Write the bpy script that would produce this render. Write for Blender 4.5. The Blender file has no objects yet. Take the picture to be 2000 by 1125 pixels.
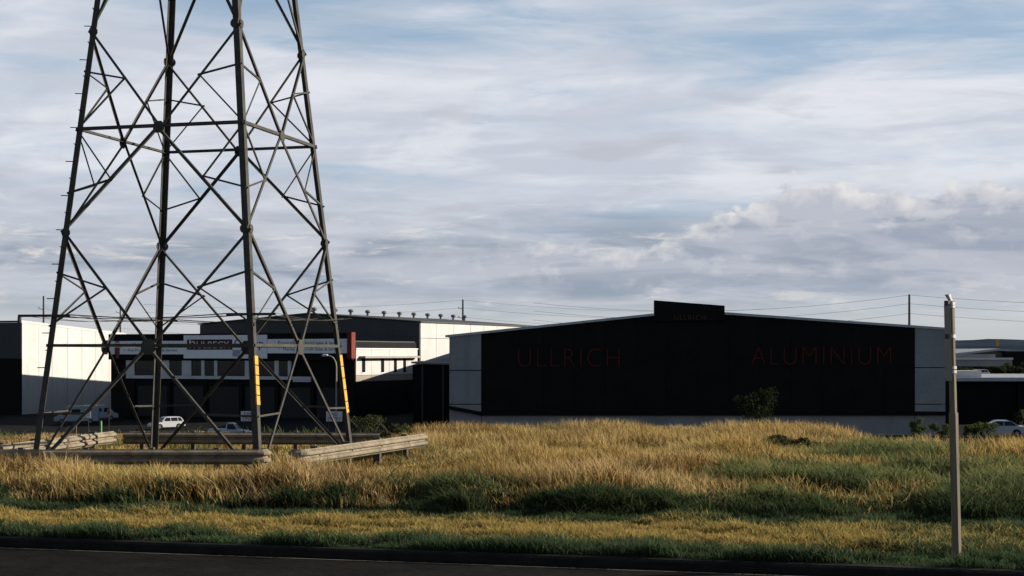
import bpy, math, random
import numpy as np
from mathutils import Vector, Matrix

R = math.radians
random.seed(7)
rng = np.random.default_rng(11)
C = bpy.context.scene.collection
scene = bpy.context.scene

# ------------------------------------------------------------------ camera
F, HOR, CZ = 2900.0, 690.0, 2.75          # focal length in photo pixels, horizon row, eye height
cam = bpy.data.cameras.new('camera')
cam.sensor_width = 36.0
cam.lens = F / 2000.0 * 36.0
cam.shift_y = (HOR - 562.5) / 2000.0
cam.clip_start = 0.1
cam.clip_end = 20000.0
camo = bpy.data.objects.new('camera', cam)
C.objects.link(camo)
camo.location = (0, 0, CZ)
camo.rotation_euler = (R(90), 0, 0)
scene.camera = camo

# ------------------------------------------------------------------ light
EXP = 1.0
SUN_AZ, SUN_EL = R(11), R(18.5)           # azimuth from +X towards +Y
SKY = 0.06
vs = scene.view_settings
vs.view_transform = 'Standard'
vs.look = 'None'
vs.gamma = 1
vs.exposure = EXP
vs.use_curve_mapping = False

sdir = Vector((math.cos(SUN_EL) * math.cos(SUN_AZ), math.cos(SUN_EL) * math.sin(SUN_AZ), math.sin(SUN_EL)))
sun = bpy.data.lights.new('sun', 'SUN')
sun.energy = 5.0
sun.angle = R(0.5)
sun.color = (1.0, 0.915, 0.79)
suno = bpy.data.objects.new('sun', sun)
C.objects.link(suno)
suno.rotation_euler = sdir.to_track_quat('Z', 'Y').to_euler()


class NT:
    """small helper to write shader node expressions"""
    def __init__(s, tree):
        s.t = tree
        s.n = tree.nodes
        s.l = tree.links

    def put(s, sock, v):
        if isinstance(v, bpy.types.NodeSocket):
            s.l.new(v, sock)
        elif v is not None:
            if hasattr(sock.default_value, '__len__') and len(sock.default_value) == 4 and len(v) == 3:
                v = (*v, 1)
            sock.default_value = v

    def m(s, op, a, b=None, c=None, clamp=False):
        n = s.n.new('ShaderNodeMath')
        n.operation = op
        n.use_clamp = clamp
        for i, v in enumerate((a, b, c)):
            if v is not None:
                s.put(n.inputs[i], v)
        return n.outputs[0]

    def xyz(s, x, y, z=0.0):
        n = s.n.new('ShaderNodeCombineXYZ')
        for i, v in enumerate((x, y, z)):
            s.put(n.inputs[i], v)
        return n.outputs[0]

    def noise(s, vec, scale=1.0, detail=4.0, rough=0.5, dist=0.0, lac=2.0):
        n = s.n.new('ShaderNodeTexNoise')
        if vec is not None:
            s.l.new(vec, n.inputs['Vector'])
        n.inputs['Scale'].default_value = scale
        n.inputs['Detail'].default_value = detail
        n.inputs['Roughness'].default_value = rough
        n.inputs['Lacunarity'].default_value = lac
        n.inputs['Distortion'].default_value = dist
        return n.outputs['Fac']

    def ramp(s, v, a, b, c=0.0, d=1.0, smooth=True):
        n = s.n.new('ShaderNodeMapRange')
        n.interpolation_type = 'SMOOTHSTEP' if smooth else 'LINEAR'
        for i, x in enumerate((v, a, b, c, d)):
            s.put(n.inputs[i], x)
        return n.outputs[0]

    def mix(s, f, a, b, mode='MIX'):
        n = s.n.new('ShaderNodeMix')
        n.data_type = 'RGBA'
        n.blend_type = mode
        s.put(n.inputs[0], f)
        s.put(n.inputs[6], a)
        s.put(n.inputs[7], b)
        return n.outputs[2]


def build_world():
    w = bpy.data.worlds.new('World')
    scene.world = w
    w.use_nodes = True
    t = NT(w.node_tree)
    bg = t.n['Background']
    bg.inputs['Strength'].default_value = SKY
    K = 1.0 / (SKY * 2 ** EXP)             # picture value -> world value

    def col(r, g, b):
        return tuple(((c / 255.0 + 0.055) / 1.055) ** 2.4 * K for c in (r, g, b))
    sky = t.n.new('ShaderNodeTexSky')
    sky.sky_type = 'NISHITA'
    sky.sun_disc = False
    sky.sun_elevation = SUN_EL
    sky.sun_rotation = math.pi / 2 - SUN_AZ
    sky.air_density = 1.0
    sky.dust_density = 0.6
    sky.ozone_density = 1.6
    tc = t.n.new('ShaderNodeTexCoord')
    sp = t.n.new('ShaderNodeSeparateXYZ')
    t.l.new(tc.outputs['Generated'], sp.inputs[0])
    x, y, z = sp.outputs
    zc = t.m('MAXIMUM', z, 0.0)
    az = t.m('ARCTAN2', x, y)
    el = t.m('ARCSINE', z)
    # ---- high thin cloud sheet (flat layer seen in perspective)
    h = t.m('ADD', zc, 0.10)
    u = t.m('DIVIDE', x, h)
    v = t.m('DIVIDE', y, h)
    p1 = t.xyz(t.m('MULTIPLY_ADD', u, 0.75, t.m('MULTIPLY', v, 0.10)), t.m('MULTIPLY', v, 1.15), 3.1)
    n1 = t.noise(p1, 1.0, 9, 0.55, 0.6)
    p2 = t.xyz(t.m('MULTIPLY_ADD', u, 2.2, t.m('MULTIPLY', v, 1.3)), t.m('MULTIPLY_ADD', v, 3.6, t.m('MULTIPLY', u, -0.5)), 8.4)
    n2 = t.noise(p2, 1.0, 8, 0.6, 0.8)
    veil = t.m('ADD', t.m('MULTIPLY', n1, 0.68), t.m('MULTIPLY', n2, 0.32))
    thin = t.ramp(el, 0.13, 0.42, 0.0, 0.17)            # the sheet opens up overhead
    veil = t.ramp(t.m('SUBTRACT', veil, thin), 0.34, 0.53)
    p3 = t.xyz(t.m('MULTIPLY_ADD', az, 7.0, 4.0), t.m('MULTIPLY', el, 30.0), 1.7)
    n3 = t.noise(p3, 1.0, 8, 0.58, 0.6)
    blue = t.mix(1.0, sky.outputs[0], (0.86, 0.88, 0.90), 'MULTIPLY')
    blue = t.mix(t.ramp(el, 0.05, 0.55, 0.85, 0.0), blue, col(170, 193, 217))
    soft3 = t.m('ADD', t.m('MULTIPLY', n3, 0.6), t.m('MULTIPLY', n2, 0.4))
    whites = t.mix(t.ramp(soft3, 0.38, 0.62), col(229, 231, 238), col(199, 205, 217))
    c = t.mix(t.m('MULTIPLY', veil, t.ramp(el, 0.2, 0.8, 0.95, 0.5)), blue, whites)
    # ---- soft grey lenses half way up
    p4 = t.xyz(t.m('MULTIPLY_ADD', az, 9.0, 1.3), t.m('MULTIPLY', el, 40.0), 5.0)
    n4 = t.noise(p4, 1.0, 5, 0.5, 0.4)
    lens = t.m('MULTIPLY', t.ramp(n4, 0.56, 0.70), t.ramp(el, 0.20, 0.15))
    c = t.mix(t.m('MULTIPLY', lens, 0.75), c, col(188, 191, 201))
    # ---- grey-blue stratocumulus low down
    p5 = t.xyz(t.m('MULTIPLY_ADD', az, 9.0, 7.7), t.m('MULTIPLY', el, 62.0), 2.2)
    n5 = t.noise(p5, 1.0, 10, 0.58, 0.5)
    p6 = t.xyz(t.m('MULTIPLY_ADD', az, 24.0, 2.7), t.m('MULTIPLY', el, 95.0), 6.2)
    n6 = t.noise(p6, 1.0, 8, 0.6, 0.5)
    low = t.m('MULTIPLY', t.ramp(el, 0.125, 0.065), t.ramp(el, 0.016, 0.036))
    grey = t.mix(t.ramp(n5, 0.36, 0.62), col(139, 154, 171), col(186, 191, 202))
    grey = t.mix(t.m('MULTIPLY', t.ramp(n6, 0.54, 0.66), t.ramp(n5, 0.38, 0.52)), grey, col(219, 215, 212))
    c = t.mix(t.m('MULTIPLY', low, t.ramp(n4, 0.36, 0.58, 0.95, 0.6)), c, grey)
    # ---- cumulus bank
    pb = t.xyz(t.m('MULTIPLY', az, 36.0), t.m('MULTIPLY', el, 52.0), 9.0)
    nb = t.noise(pb, 1.0, 9, 0.58, 0.25)
    pb2 = t.xyz(t.m('MULTIPLY_ADD', az, 36.0, 0.30), t.m('MULTIPLY_ADD', el, 52.0, 0.42), 9.0)
    nb2 = t.noise(pb2, 1.0, 9, 0.58, 0.25)
    swell = t.noise(t.xyz(t.m('MULTIPLY', az, 7.0), 0.0, 4.4), 1.0, 2, 0.5)
    top = t.m('ADD', t.ramp(az, 0.06, 0.21, 0.080, 0.113), t.m('MULTIPLY', t.m('SUBTRACT', swell, 0.5), 0.045))
    top = t.m('ADD', top, t.m('MULTIPLY', t.m('SUBTRACT', nb, 0.5), 0.055))
    dz = t.m('SUBTRACT', top, el)
    soft = t.ramp(az, -0.10, 0.17, 0.030, 0.005)
    bank = t.m('MULTIPLY', t.ramp(dz, 0.0, soft), t.ramp(el, 0.030, 0.060))
    relief = t.m('MULTIPLY', t.m('SUBTRACT', nb, nb2), t.ramp(dz, 0.05, 0.005, 1.2, 3.6))
    lit = t.m('ADD', t.m('MULTIPLY', t.ramp(dz, 0.018, 0.0), 0.75), t.m('ADD', relief, -0.05), clamp=True)
    body = t.mix(t.ramp(n5, 0.35, 0.62), col(158, 167, 183), col(186, 190, 202))
    bankc = t.mix(lit, body, col(229, 227, 226))
    c = t.mix(t.m('MULTIPLY', bank, t.ramp(az, -0.15, 0.06, 0.25, 0.92)), c, bankc)
    # ---- pale air at the horizon
    c = t.mix(t.ramp(el, 0.045, 0.012, 0.0, 0.92), c, col(196, 199, 200))
    t.l.new(c, bg.inputs['Color'])


build_world()

# ------------------------------------------------------------------ materials
MATS = {}


def mat(name, base, rough=0.8, var=0.12, scale=3.0, bump=0.0, metal=0.0, spec=0.3, dirt=None, stretch=(1, 1, 1), streak=0.0):
    """procedural material: base colour broken up by two noises, optional streaky dirt and bump"""
    if name in MATS:
        return MATS[name]
    m = bpy.data.materials.new(name)
    m.use_nodes = True
    t = NT(m.node_tree)
    b = t.n['Principled BSDF']
    b.inputs['Roughness'].default_value = rough
    b.inputs['Metallic'].default_value = metal
    b.inputs['Specular IOR Level'].default_value = spec
    tc = t.n.new('ShaderNodeTexCoord')
    mp = t.n.new('ShaderNodeMapping')
    mp.inputs['Scale'].default_value = stretch
    t.l.new(tc.outputs['Object'], mp.inputs[0])
    n1 = t.noise(mp.outputs[0], scale, 6, 0.6)
    n2 = t.noise(mp.outputs[0], scale * 7, 4, 0.6)
    nn = t.m('ADD', t.m('MULTIPLY', n1, 0.65), t.m('MULTIPLY', n2, 0.35))
    lo = tuple(c * (1 - var * 1.6) for c in base)
    hi = tuple(min(1, c * (1 + var * 1.3)) for c in base)
    c = t.mix(t.ramp(nn, 0.3, 0.7), lo, hi)
    if dirt is not None:
        mp2 = t.n.new('ShaderNodeMapping')
        mp2.inputs['Scale'].default_value = (1.0, 1.0, 0.12)
        t.l.new(tc.outputs['Object'], mp2.inputs[0])
        d = t.noise(mp2.outputs[0], scale * 1.5, 6, 0.65)
        c = t.mix(t.ramp(d, 0.5, 0.72, 0.0, streak or 0.6), c, dirt)
    t.l.new(c, b.inputs['Base Color'])
    if bump:
        bp = t.n.new('ShaderNodeBump')
        bp.inputs['Strength'].default_value = bump
        bp.inputs['Distance'].default_value = 0.02
        t.l.new(n2, bp.inputs['Height'])
        t.l.new(bp.outputs[0], b.inputs['Normal'])
    MATS[name] = m
    return m


def leafmat(name, rough=0.7, trans=0.35):
    """leaf / blade material; colour comes from the mesh's own colour attribute"""
    if name in MATS:
        return MATS[name]
    m = bpy.data.materials.new(name)
    m.use_nodes = True
    t = NT(m.node_tree)
    t.n.remove(t.n['Principled BSDF'])
    at = t.n.new('ShaderNodeAttribute')
    at.attribute_name = 'Col'
    d = t.n.new('ShaderNodeBsdfDiffuse')
    tr = t.n.new('ShaderNodeBsdfTranslucent')
    mx = t.n.new('ShaderNodeMixShader')
    mx.inputs[0].default_value = trans
    t.l.new(at.outputs['Color'], d.inputs[0])
    t.l.new(at.outputs['Color'], tr.inputs[0])
    t.l.new(d.outputs[0], mx.inputs[1])
    t.l.new(tr.outputs[0], mx.inputs[2])
    t.l.new(mx.outputs[0], t.n['Material Output'].inputs[0])
    MATS[name] = m
    return m


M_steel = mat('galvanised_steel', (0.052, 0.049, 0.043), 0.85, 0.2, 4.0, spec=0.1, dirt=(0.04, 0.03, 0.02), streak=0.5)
M_rail = mat('guardrail_steel', (0.19, 0.16, 0.115), 0.8, 0.22, 3.0, spec=0.05, dirt=(0.09, 0.062, 0.038), streak=0.7)
M_railpost = mat('guardrail_post_steel', (0.05, 0.043, 0.036), 0.8, 0.2, 3.0)
M_yellow = mat('yellow_sleeve_plastic', (0.44, 0.23, 0.02), 0.6, 0.14, 6.0, dirt=(0.22, 0.12, 0.02), streak=0.5)
M_black = mat('black_cladding', (0.0065, 0.006, 0.006), 0.8, 0.25, 0.6, spec=0.1)
M_dkglass = mat('dark_glass', (0.008, 0.010, 0.012), 0.15, 0.2, 1.0, spec=0.35)
M_greypanel = mat('grey_tilt_panel', (0.19, 0.20, 0.20), 0.85, 0.10, 0.5, bump=0.1, dirt=(0.13, 0.137, 0.137), streak=0.5)
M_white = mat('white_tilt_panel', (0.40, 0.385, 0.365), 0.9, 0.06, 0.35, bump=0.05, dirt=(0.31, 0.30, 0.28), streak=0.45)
M_cream = mat('cream_tilt_panel', (0.22, 0.19, 0.155), 0.85, 0.07, 0.5)
M_whiteband = mat('pale_wall_paint', (0.40, 0.42, 0.43), 0.8, 0.1, 0.6)
M_signboard = mat('white_signboard', (0.62, 0.64, 0.64), 0.6, 0.05, 0.4)
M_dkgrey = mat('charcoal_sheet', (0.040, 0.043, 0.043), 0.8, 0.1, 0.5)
M_fascia = mat('zinc_flashing', (0.30, 0.33, 0.35), 0.5, 0.1, 1.0)
M_roof = mat('zinc_roof_sheet', (0.27, 0.27, 0.265), 0.5, 0.1, 0.5, spec=0.4)
M_red = mat('red_sign_paint', (0.16, 0.010, 0.012), 0.5, 0.12, 1.0)
M_redfin = mat('red_fin_panel', (0.12, 0.014, 0.004), 0.8, 0.12, 1.0)
M_redletter = mat('red_letter_edge', (0.075, 0.012, 0.008), 0.9, 0.1, 1.0, spec=0.15)
M_goldletter = mat('gold_letter', (0.16, 0.075, 0.012), 0.5, 0.12, 1.0)
M_navy = mat('navy_print', (0.012, 0.018, 0.06), 0.6, 0.1, 1.0)
M_greenp = mat('green_print', (0.012, 0.05, 0.03), 0.6, 0.1, 1.0)
M_blackp = mat('black_print', (0.01, 0.01, 0.012), 0.6, 0.1, 1.0)
M_maroon = mat('maroon_board', (0.04, 0.004, 0.006), 0.6, 0.1, 1.0)
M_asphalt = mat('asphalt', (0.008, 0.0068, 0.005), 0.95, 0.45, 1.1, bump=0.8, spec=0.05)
M_carpark = mat('carpark_asphalt', (0.009, 0.0085, 0.008), 0.95, 0.25, 0.2, bump=0.2, spec=0.05)
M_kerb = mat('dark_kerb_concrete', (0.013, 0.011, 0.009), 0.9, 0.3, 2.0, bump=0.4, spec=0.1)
M_wood = mat('weathered_timber', (0.15, 0.122, 0.08), 0.85, 0.2, 2.0, bump=0.3, stretch=(6, 6, 0.5), dirt=(0.08, 0.065, 0.045))
M_pole = mat('dark_pole_timber', (0.05, 0.04, 0.033), 0.9, 0.2, 1.0)
M_wire = mat('wire', (0.05, 0.05, 0.05), 0.6, 0.1, 1.0)
M_tyre = mat('tyre_rubber', (0.012, 0.012, 0.012), 0.9, 0.2, 3.0)
M_rim = mat('wheel_rim', (0.16, 0.16, 0.16), 0.4, 0.1, 3.0, metal=0.5)
M_carwhite = mat('white_car_paint', (0.42, 0.42, 0.42), 0.35, 0.03, 1.0, spec=0.5)
M_carsilver = mat('silver_car_paint', (0.36, 0.38, 0.40), 0.35, 0.04, 1.0, spec=0.5)
M_vanblue = mat('pale_blue_van_paint', (0.20, 0.25, 0.27), 0.5, 0.08, 1.0)
M_taillight = mat('red_lens', (0.35, 0.02, 0.015), 0.3, 0.05, 2.0)
M_headlight = mat('clear_lens', (0.5, 0.5, 0.5), 0.2, 0.05, 2.0)
M_greenbollard = mat('green_bollard', (0.13, 0.24, 0.09), 0.7, 0.1, 3.0)
M_signwhite = mat('sign_plate_white', (0.50, 0.50, 0.50), 0.6, 0.06, 2.0)
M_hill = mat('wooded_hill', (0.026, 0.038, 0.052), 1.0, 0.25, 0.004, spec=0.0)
M_bark = mat('bark', (0.07, 0.055, 0.04), 0.95, 0.25, 3.0, bump=0.4)
M_leaf = leafmat('leaf', trans=0.3)
M_grass = leafmat('grass_blade', trans=0.38)
M_farwall = mat('far_shed_wall', (0.10, 0.085, 0.07), 0.8, 0.12, 0.3)
M_fargrey = mat('far_grey_fascia', (0.22, 0.23, 0.235), 0.8, 0.08, 0.3)
M_yellowsign = mat('yellow_sign', (0.50, 0.27, 0.02), 0.6, 0.1, 1.0)


def groundmat():
    m = bpy.data.materials.new('dry_soil_and_thatch')
    m.use_nodes = True
    t = NT(m.node_tree)
    b = t.n['Principled BSDF']
    b.inputs['Roughness'].default_value = 1.0
    b.inputs['Specular IOR Level'].default_value = 0.0
    tc = t.n.new('ShaderNodeTexCoord')
    n1 = t.noise(tc.outputs['Object'], 0.35, 6, 0.6)
    n2 = t.noise(tc.outputs['Object'], 9.0, 6, 0.65)
    c = t.mix(t.ramp(n1, 0.4, 0.62), (0.085, 0.062, 0.026), (0.042, 0.048, 0.02))
    c = t.mix(t.ramp(n2, 0.35, 0.7, 0.0, 0.7), c, (0.12, 0.09, 0.045))
    t.l.new(c, b.inputs['Base Color'])
    bp = t.n.new('ShaderNodeBump')
    bp.inputs['Strength'].default_value = 0.8
    bp.inputs['Distance'].default_value = 0.05
    t.l.new(n2, bp.inputs['Height'])
    t.l.new(bp.outputs[0], b.inputs['Normal'])
    return m


M_ground = groundmat()


# ------------------------------------------------------------------ mesh helpers
def tag(o, label=None, cat=None, group=None, kind=None):
    if label:
        o['label'] = label
    if cat:
        o['category'] = cat
    if group:
        o['group'] = group
    if kind:
        o['kind'] = kind
    return o


def empty(name, loc=(0, 0, 0), rz=0.0, label=None, cat=None, group=None):
    o = bpy.data.objects.new(name, None)
    o.empty_display_size = 0.3
    C.objects.link(o)
    o.location = loc
    o.rotation_euler = (0, 0, rz)
    return tag(o, label, cat, group)


class MB:
    def __init__(s):
        s.v = []
        s.f = []

    def add(s, vs, fs):
        k = len(s.v)
        s.v += [tuple(p) for p in vs]
        s.f += [tuple(i + k for i in f) for f in fs]
        return s

    def box(s, x0, x1, y0, y1, z0, z1):
        return s.add([(x0, y0, z0), (x1, y0, z0), (x1, y1, z0), (x0, y1, z0), (x0, y0, z1), (x1, y0, z1), (x1, y1, z1), (x0, y1, z1)],
                     [(3, 2, 1, 0), (4, 5, 6, 7), (0, 1, 5, 4), (1, 2, 6, 5), (2, 3, 7, 6), (3, 0, 4, 7)])

    def prism(s, poly, a, b, axis='y'):
        """polygon of 2-D points, pulled from a to b along the axis"""
        n = len(poly)

        def pt(p, h):
            return (p[0], h, p[1]) if axis == 'y' else ((h, p[0], p[1]) if axis == 'x' else (p[0], p[1], h))
        vs = [pt(p, a) for p in poly] + [pt(p, b) for p in poly]
        fs = [tuple(range(n)), tuple(reversed(range(n, 2 * n)))]
        fs += [(i, i + n, (i + 1) % n + n, (i + 1) % n) for i in range(n)]
        return s.add(vs, fs)

    def rings(s, rings, cap=True):
        n = len(rings[0])
        k = len(rings)
        vs = [p for r in rings for p in r]
        fs = [(j * n + i, j * n + (i + 1) % n, (j + 1) * n + (i + 1) % n, (j + 1) * n + i) for j in range(k - 1) for i in range(n)]
        if cap:
            fs += [tuple(reversed(range(n))), tuple(range((k - 1) * n, k * n))]
        return s.add(vs, fs)

    def tube(s, p, q, r0, r1=None, n=8):
        return s.path([p, q], [r0, r0 if r1 is None else r1], n)

    def path(s, pts, rad, n=6):
        pts = [Vector(p) for p in pts]
        if not hasattr(rad, '__len__'):
            rad = [rad] * len(pts)
        rr = []
        for i, p in enumerate(pts):
            d = (pts[min(i + 1, len(pts) - 1)] - pts[max(i - 1, 0)]).normalized()
            a = d.orthogonal().normalized() if abs(d.z) > 0.9 else d.cross(Vector((0, 0, 1))).normalized()
            b = d.cross(a)
            rr.append([p + (a * math.cos(t) + b * math.sin(t)) * rad[i] for t in (2 * math.pi * j / n for j in range(n))])
        return s.rings(rr)

    def angle(s, p, q, a, e1, e2, th=0.012, a2=None):
        """L-section bar from p to q: heel on the line, flanges along e1 and e2"""
        p, q = Vector(p), Vector(q)
        d = (q - p).normalized()
        e1 = Vector(e1)
        e1 = (e1 - d * e1.dot(d)).normalized()
        e2 = Vector(e2)
        e2 = (e2 - d * e2.dot(d) - e1 * e2.dot(e1)).normalized()
        b = a2 or a
        pr = [(0, 0), (a, 0), (a, th), (th, th), (th, b), (0, b)]
        if e1.cross(e2).dot(d) < 0:
            pr = pr[::-1]
        return s.rings([[c + e1 * x + e2 * y for x, y in pr] for c in (p, q)])

    def build(s, name, m, parent=None, smooth=False, loc=None, rot=None):
        me = bpy.data.meshes.new(name)
        me.from_pydata(s.v, [], s.f)
        me.materials.append(m)
        if smooth:
            me.polygons.foreach_set('use_smooth', [True] * len(me.polygons))
        me.validate()
        me.update()
        o = bpy.data.objects.new(name, me)
        C.objects.link(o)
        if parent is not None:
            o.parent = parent
        if loc is not None:
            o.location = loc
        if rot is not None:
            o.rotation_euler = rot
        return o


def copy_tree(o, parent=None):
    c = o.copy()
    C.objects.link(c)
    c.parent = parent
    for ch in list(o.children):
        copy_tree(ch, c)
    return c


def text(name, s, height, m, parent, loc, rot=(R(90), 0, 0), width=None, align='LEFT', thin=0.0, depth=0.01, split=False, wide=1.0):
    """flat lettering from the built-in font, turned into mesh; height is the capital height"""
    cu = bpy.data.curves.new(name, 'FONT')
    cu.body = s
    cu.size = height / 0.69
    cu.extrude = depth
    cu.offset = -thin
    cu.align_x = align
    cu.space_character = wide
    tmp = bpy.data.objects.new(name, cu)
    C.objects.link(tmp)
    bpy.context.view_layer.update()
    dg = bpy.context.evaluated_depsgraph_get()
    me = bpy.data.meshes.new_from_object(tmp.evaluated_get(dg))
    C.objects.unlink(tmp)
    bpy.data.objects.remove(tmp)
    co = np.empty(len(me.vertices) * 3)
    me.vertices.foreach_get('co', co)
    co = co.reshape(-1, 3)
    if width:
        w = co[:, 0].max() - co[:, 0].min()
        co[:, 0] = (co[:, 0] - co[:, 0].min()) * width / w
        if align == 'CENTER':
            co[:, 0] -= width / 2
    fs = [tuple(p.vertices) for p in me.polygons]
    groups = [list(range(len(fs)))]
    if split:
        par = list(range(len(co)))

        def find(i):
            while par[i] != i:
                par[i] = par[par[i]]
                i = par[i]
            return i
        for f in fs:
            for i in f[1:]:
                par[find(i)] = find(f[0])
        # front, side and back faces of one glyph may be unwelded: join by x overlap
        d = {}
        for k, f in enumerate(fs):
            d.setdefault(find(f[0]), []).append(k)
        items = []
        for ks in d.values():
            xs = [co[i][0] for k in ks for i in fs[k]]
            items.append([min(xs), max(xs), ks])
        items.sort(key=lambda t: t[0])
        merged = [items[0]]
        for it in items[1:]:
            if it[0] <= merged[-1][1] + 1e-4:
                merged[-1][1] = max(merged[-1][1], it[1])
                merged[-1][2] = merged[-1][2] + it[2]
            else:
                merged.append(it)
        groups = [g[2] for g in merged]
    out = []
    for g in groups:
        idx = sorted({i for k in g for i in fs[k]})
        rm = {i: j for j, i in enumerate(idx)}
        b = MB()
        b.add([tuple(co[i]) for i in idx], [tuple(rm[i] for i in fs[k]) for k in g])
        out.append(b.build(name, m, parent, loc=loc, rot=rot))
    bpy.data.meshes.remove(me)
    return out


def at(px, py, d):
    return Vector(((px - 1000) / F * d, d, CZ + (HOR - py) / F * d))


class Frame:
    """a building's own axes: origin corner, x along its front (to the right), y going back"""
    def __init__(s, px, d, rz, z0):
        s.o = Vector(((px - 1000) / F * d, d, z0))
        s.rz = rz
        s.ex = Vector((math.cos(rz), math.sin(rz), 0))
        s.ey = Vector((-math.sin(rz), math.cos(rz), 0))

    def front(s, px, py=HOR, off=0.0):
        o = s.o + s.ey * off
        k = (px - 1000) / F
        t = (k * o.y - o.x) / (s.ex.x - k * s.ex.y)
        Y = o.y + t * s.ex.y
        return t, CZ + (HOR - py) / F * Y - s.o.z

    def side(s, px, py=HOR, off=0.0):
        o = s.o + s.ex * off
        k = (px - 1000) / F
        t = (k * o.y - o.x) / (s.ey.x - k * s.ey.y)
        Y = o.y + t * s.ey.y
        return t, CZ + (HOR - py) / F * Y - s.o.z


# value noise for terrain and planting
_tab = np.random.default_rng(5).random((256, 256))


def vn(x, y, s=1.0, o=0):
    x = np.asarray(x, float) * s + o * 17.3 + 100
    y = np.asarray(y, float) * s + o * 9.1 + 100
    xi = np.floor(x).astype(int)
    yi = np.floor(y).astype(int)
    fx = x - xi
    fy = y - yi
    fx = fx * fx * (3 - 2 * fx)
    fy = fy * fy * (3 - 2 * fy)
    a = _tab[xi % 256, yi % 256]
    b = _tab[(xi + 1) % 256, yi % 256]
    c = _tab[xi % 256, (yi + 1) % 256]
    d = _tab[(xi + 1) % 256, (yi + 1) % 256]
    return (a * (1 - fx) + b * fx) * (1 - fy) + (c * (1 - fx) + d * fx) * fy


def fbm(x, y, s=1.0, o=0):
    return (vn(x, y, s, o) * 0.5 + vn(x, y, s * 2.1, o + 1) * 0.3 + vn(x, y, s * 4.3, o + 2) * 0.2)


def sst(a, b, x):
    t = np.clip((np.asarray(x, float) - a) / (b - a), 0, 1)
    return t * t * (3 - 2 * t)


def Yk(X):                                  # kerb line
    return 19.45 - 0.247 * np.asarray(X, float)


def Yt(X):                                  # foot of the rough grass
    X = np.asarray(X, float)
    return 24.45 - 0.155 * X + 0.9 * (vn(X, X * 0, 0.45, 3) - 0.5) + 0.5 * (vn(X, X * 0, 1.7, 13) - 0.5)


def Yc(X):                                  # where the field breaks towards the industrial estate
    return 46.5 - 11.5 * sst(8.6, 12.3, X)


def zi(X):                                  # level of the industrial estate
    return np.clip(-5.35 + 0.0225 * np.asarray(X, float), -6.6, -4.35)


def terrain(X, Y):
    X = np.asarray(X, float)
    Y = np.asarray(Y, float)
    yk, yt, yc = Yk(X), Yt(X), Yc(X)
    z = np.where(Y < yk, -0.3, 0.10 + 0.05 * (fbm(X, Y, 0.5, 7) - 0.5))
    field = 0.30 + 0.12 * (fbm(X, Y, 0.16, 4) - 0.5) * sst(45, 36, Y) + 0.10 * (fbm(X, Y, 0.9, 5) - 0.5)
    field = field + 0.12 * np.exp(-((X - 6.0) / 6.5) ** 4 - ((Y - 44) / 7.0) ** 2)
    field = field - 0.26 * sst(-2.0, -4.5, X) * sst(27.5, 30, Y)
    field = field - 0.33 * sst(31, 44, Y) * sst(-5.0, -2.0, X)
    b = sst(0, 1.0, Y - yt)
    z = z * (1 - b) + field * b
    drop = np.maximum(Y - yc, 0)
    fall = field - 0.34 * drop * sst(0, 4, drop)
    low = zi(X) + np.minimum(np.maximum(Y - 600, 0) * -0.0003, 0)
    k = 0.6
    hmax = np.maximum(fall, low) + k * 0.25 * np.maximum(1 - np.abs(fall - low) / k, 0) ** 2
    return np.where(Y > yc, hmax, z)


def np_mesh(name, co, faces_flat, per, m, col=None):
    me = bpy.data.meshes.new(name)
    nf = len(faces_flat) // per
    me.vertices.add(len(co))
    me.vertices.foreach_set('co', np.ascontiguousarray(co, dtype=np.float32).ravel())
    me.loops.add(len(faces_flat))
    me.loops.foreach_set('vertex_index', np.ascontiguousarray(faces_flat, dtype=np.int32))
    me.polygons.add(nf)
    me.polygons.foreach_set('loop_start', np.arange(0, nf * per, per, dtype=np.int32))
    me.polygons.foreach_set('loop_total', np.full(nf, per, dtype=np.int32))
    me.materials.append(m)
    if col is not None:
        a = me.color_attributes.new('Col', 'FLOAT_COLOR', 'POINT')
        rgba = np.ones((len(co), 4), np.float32)
        rgba[:, :3] = col
        a.data.foreach_set('color', rgba.ravel())
    me.update(calc_edges=True)
    me.validate()
    o = bpy.data.objects.new(name, me)
    C.objects.link(o)
    return o


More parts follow.
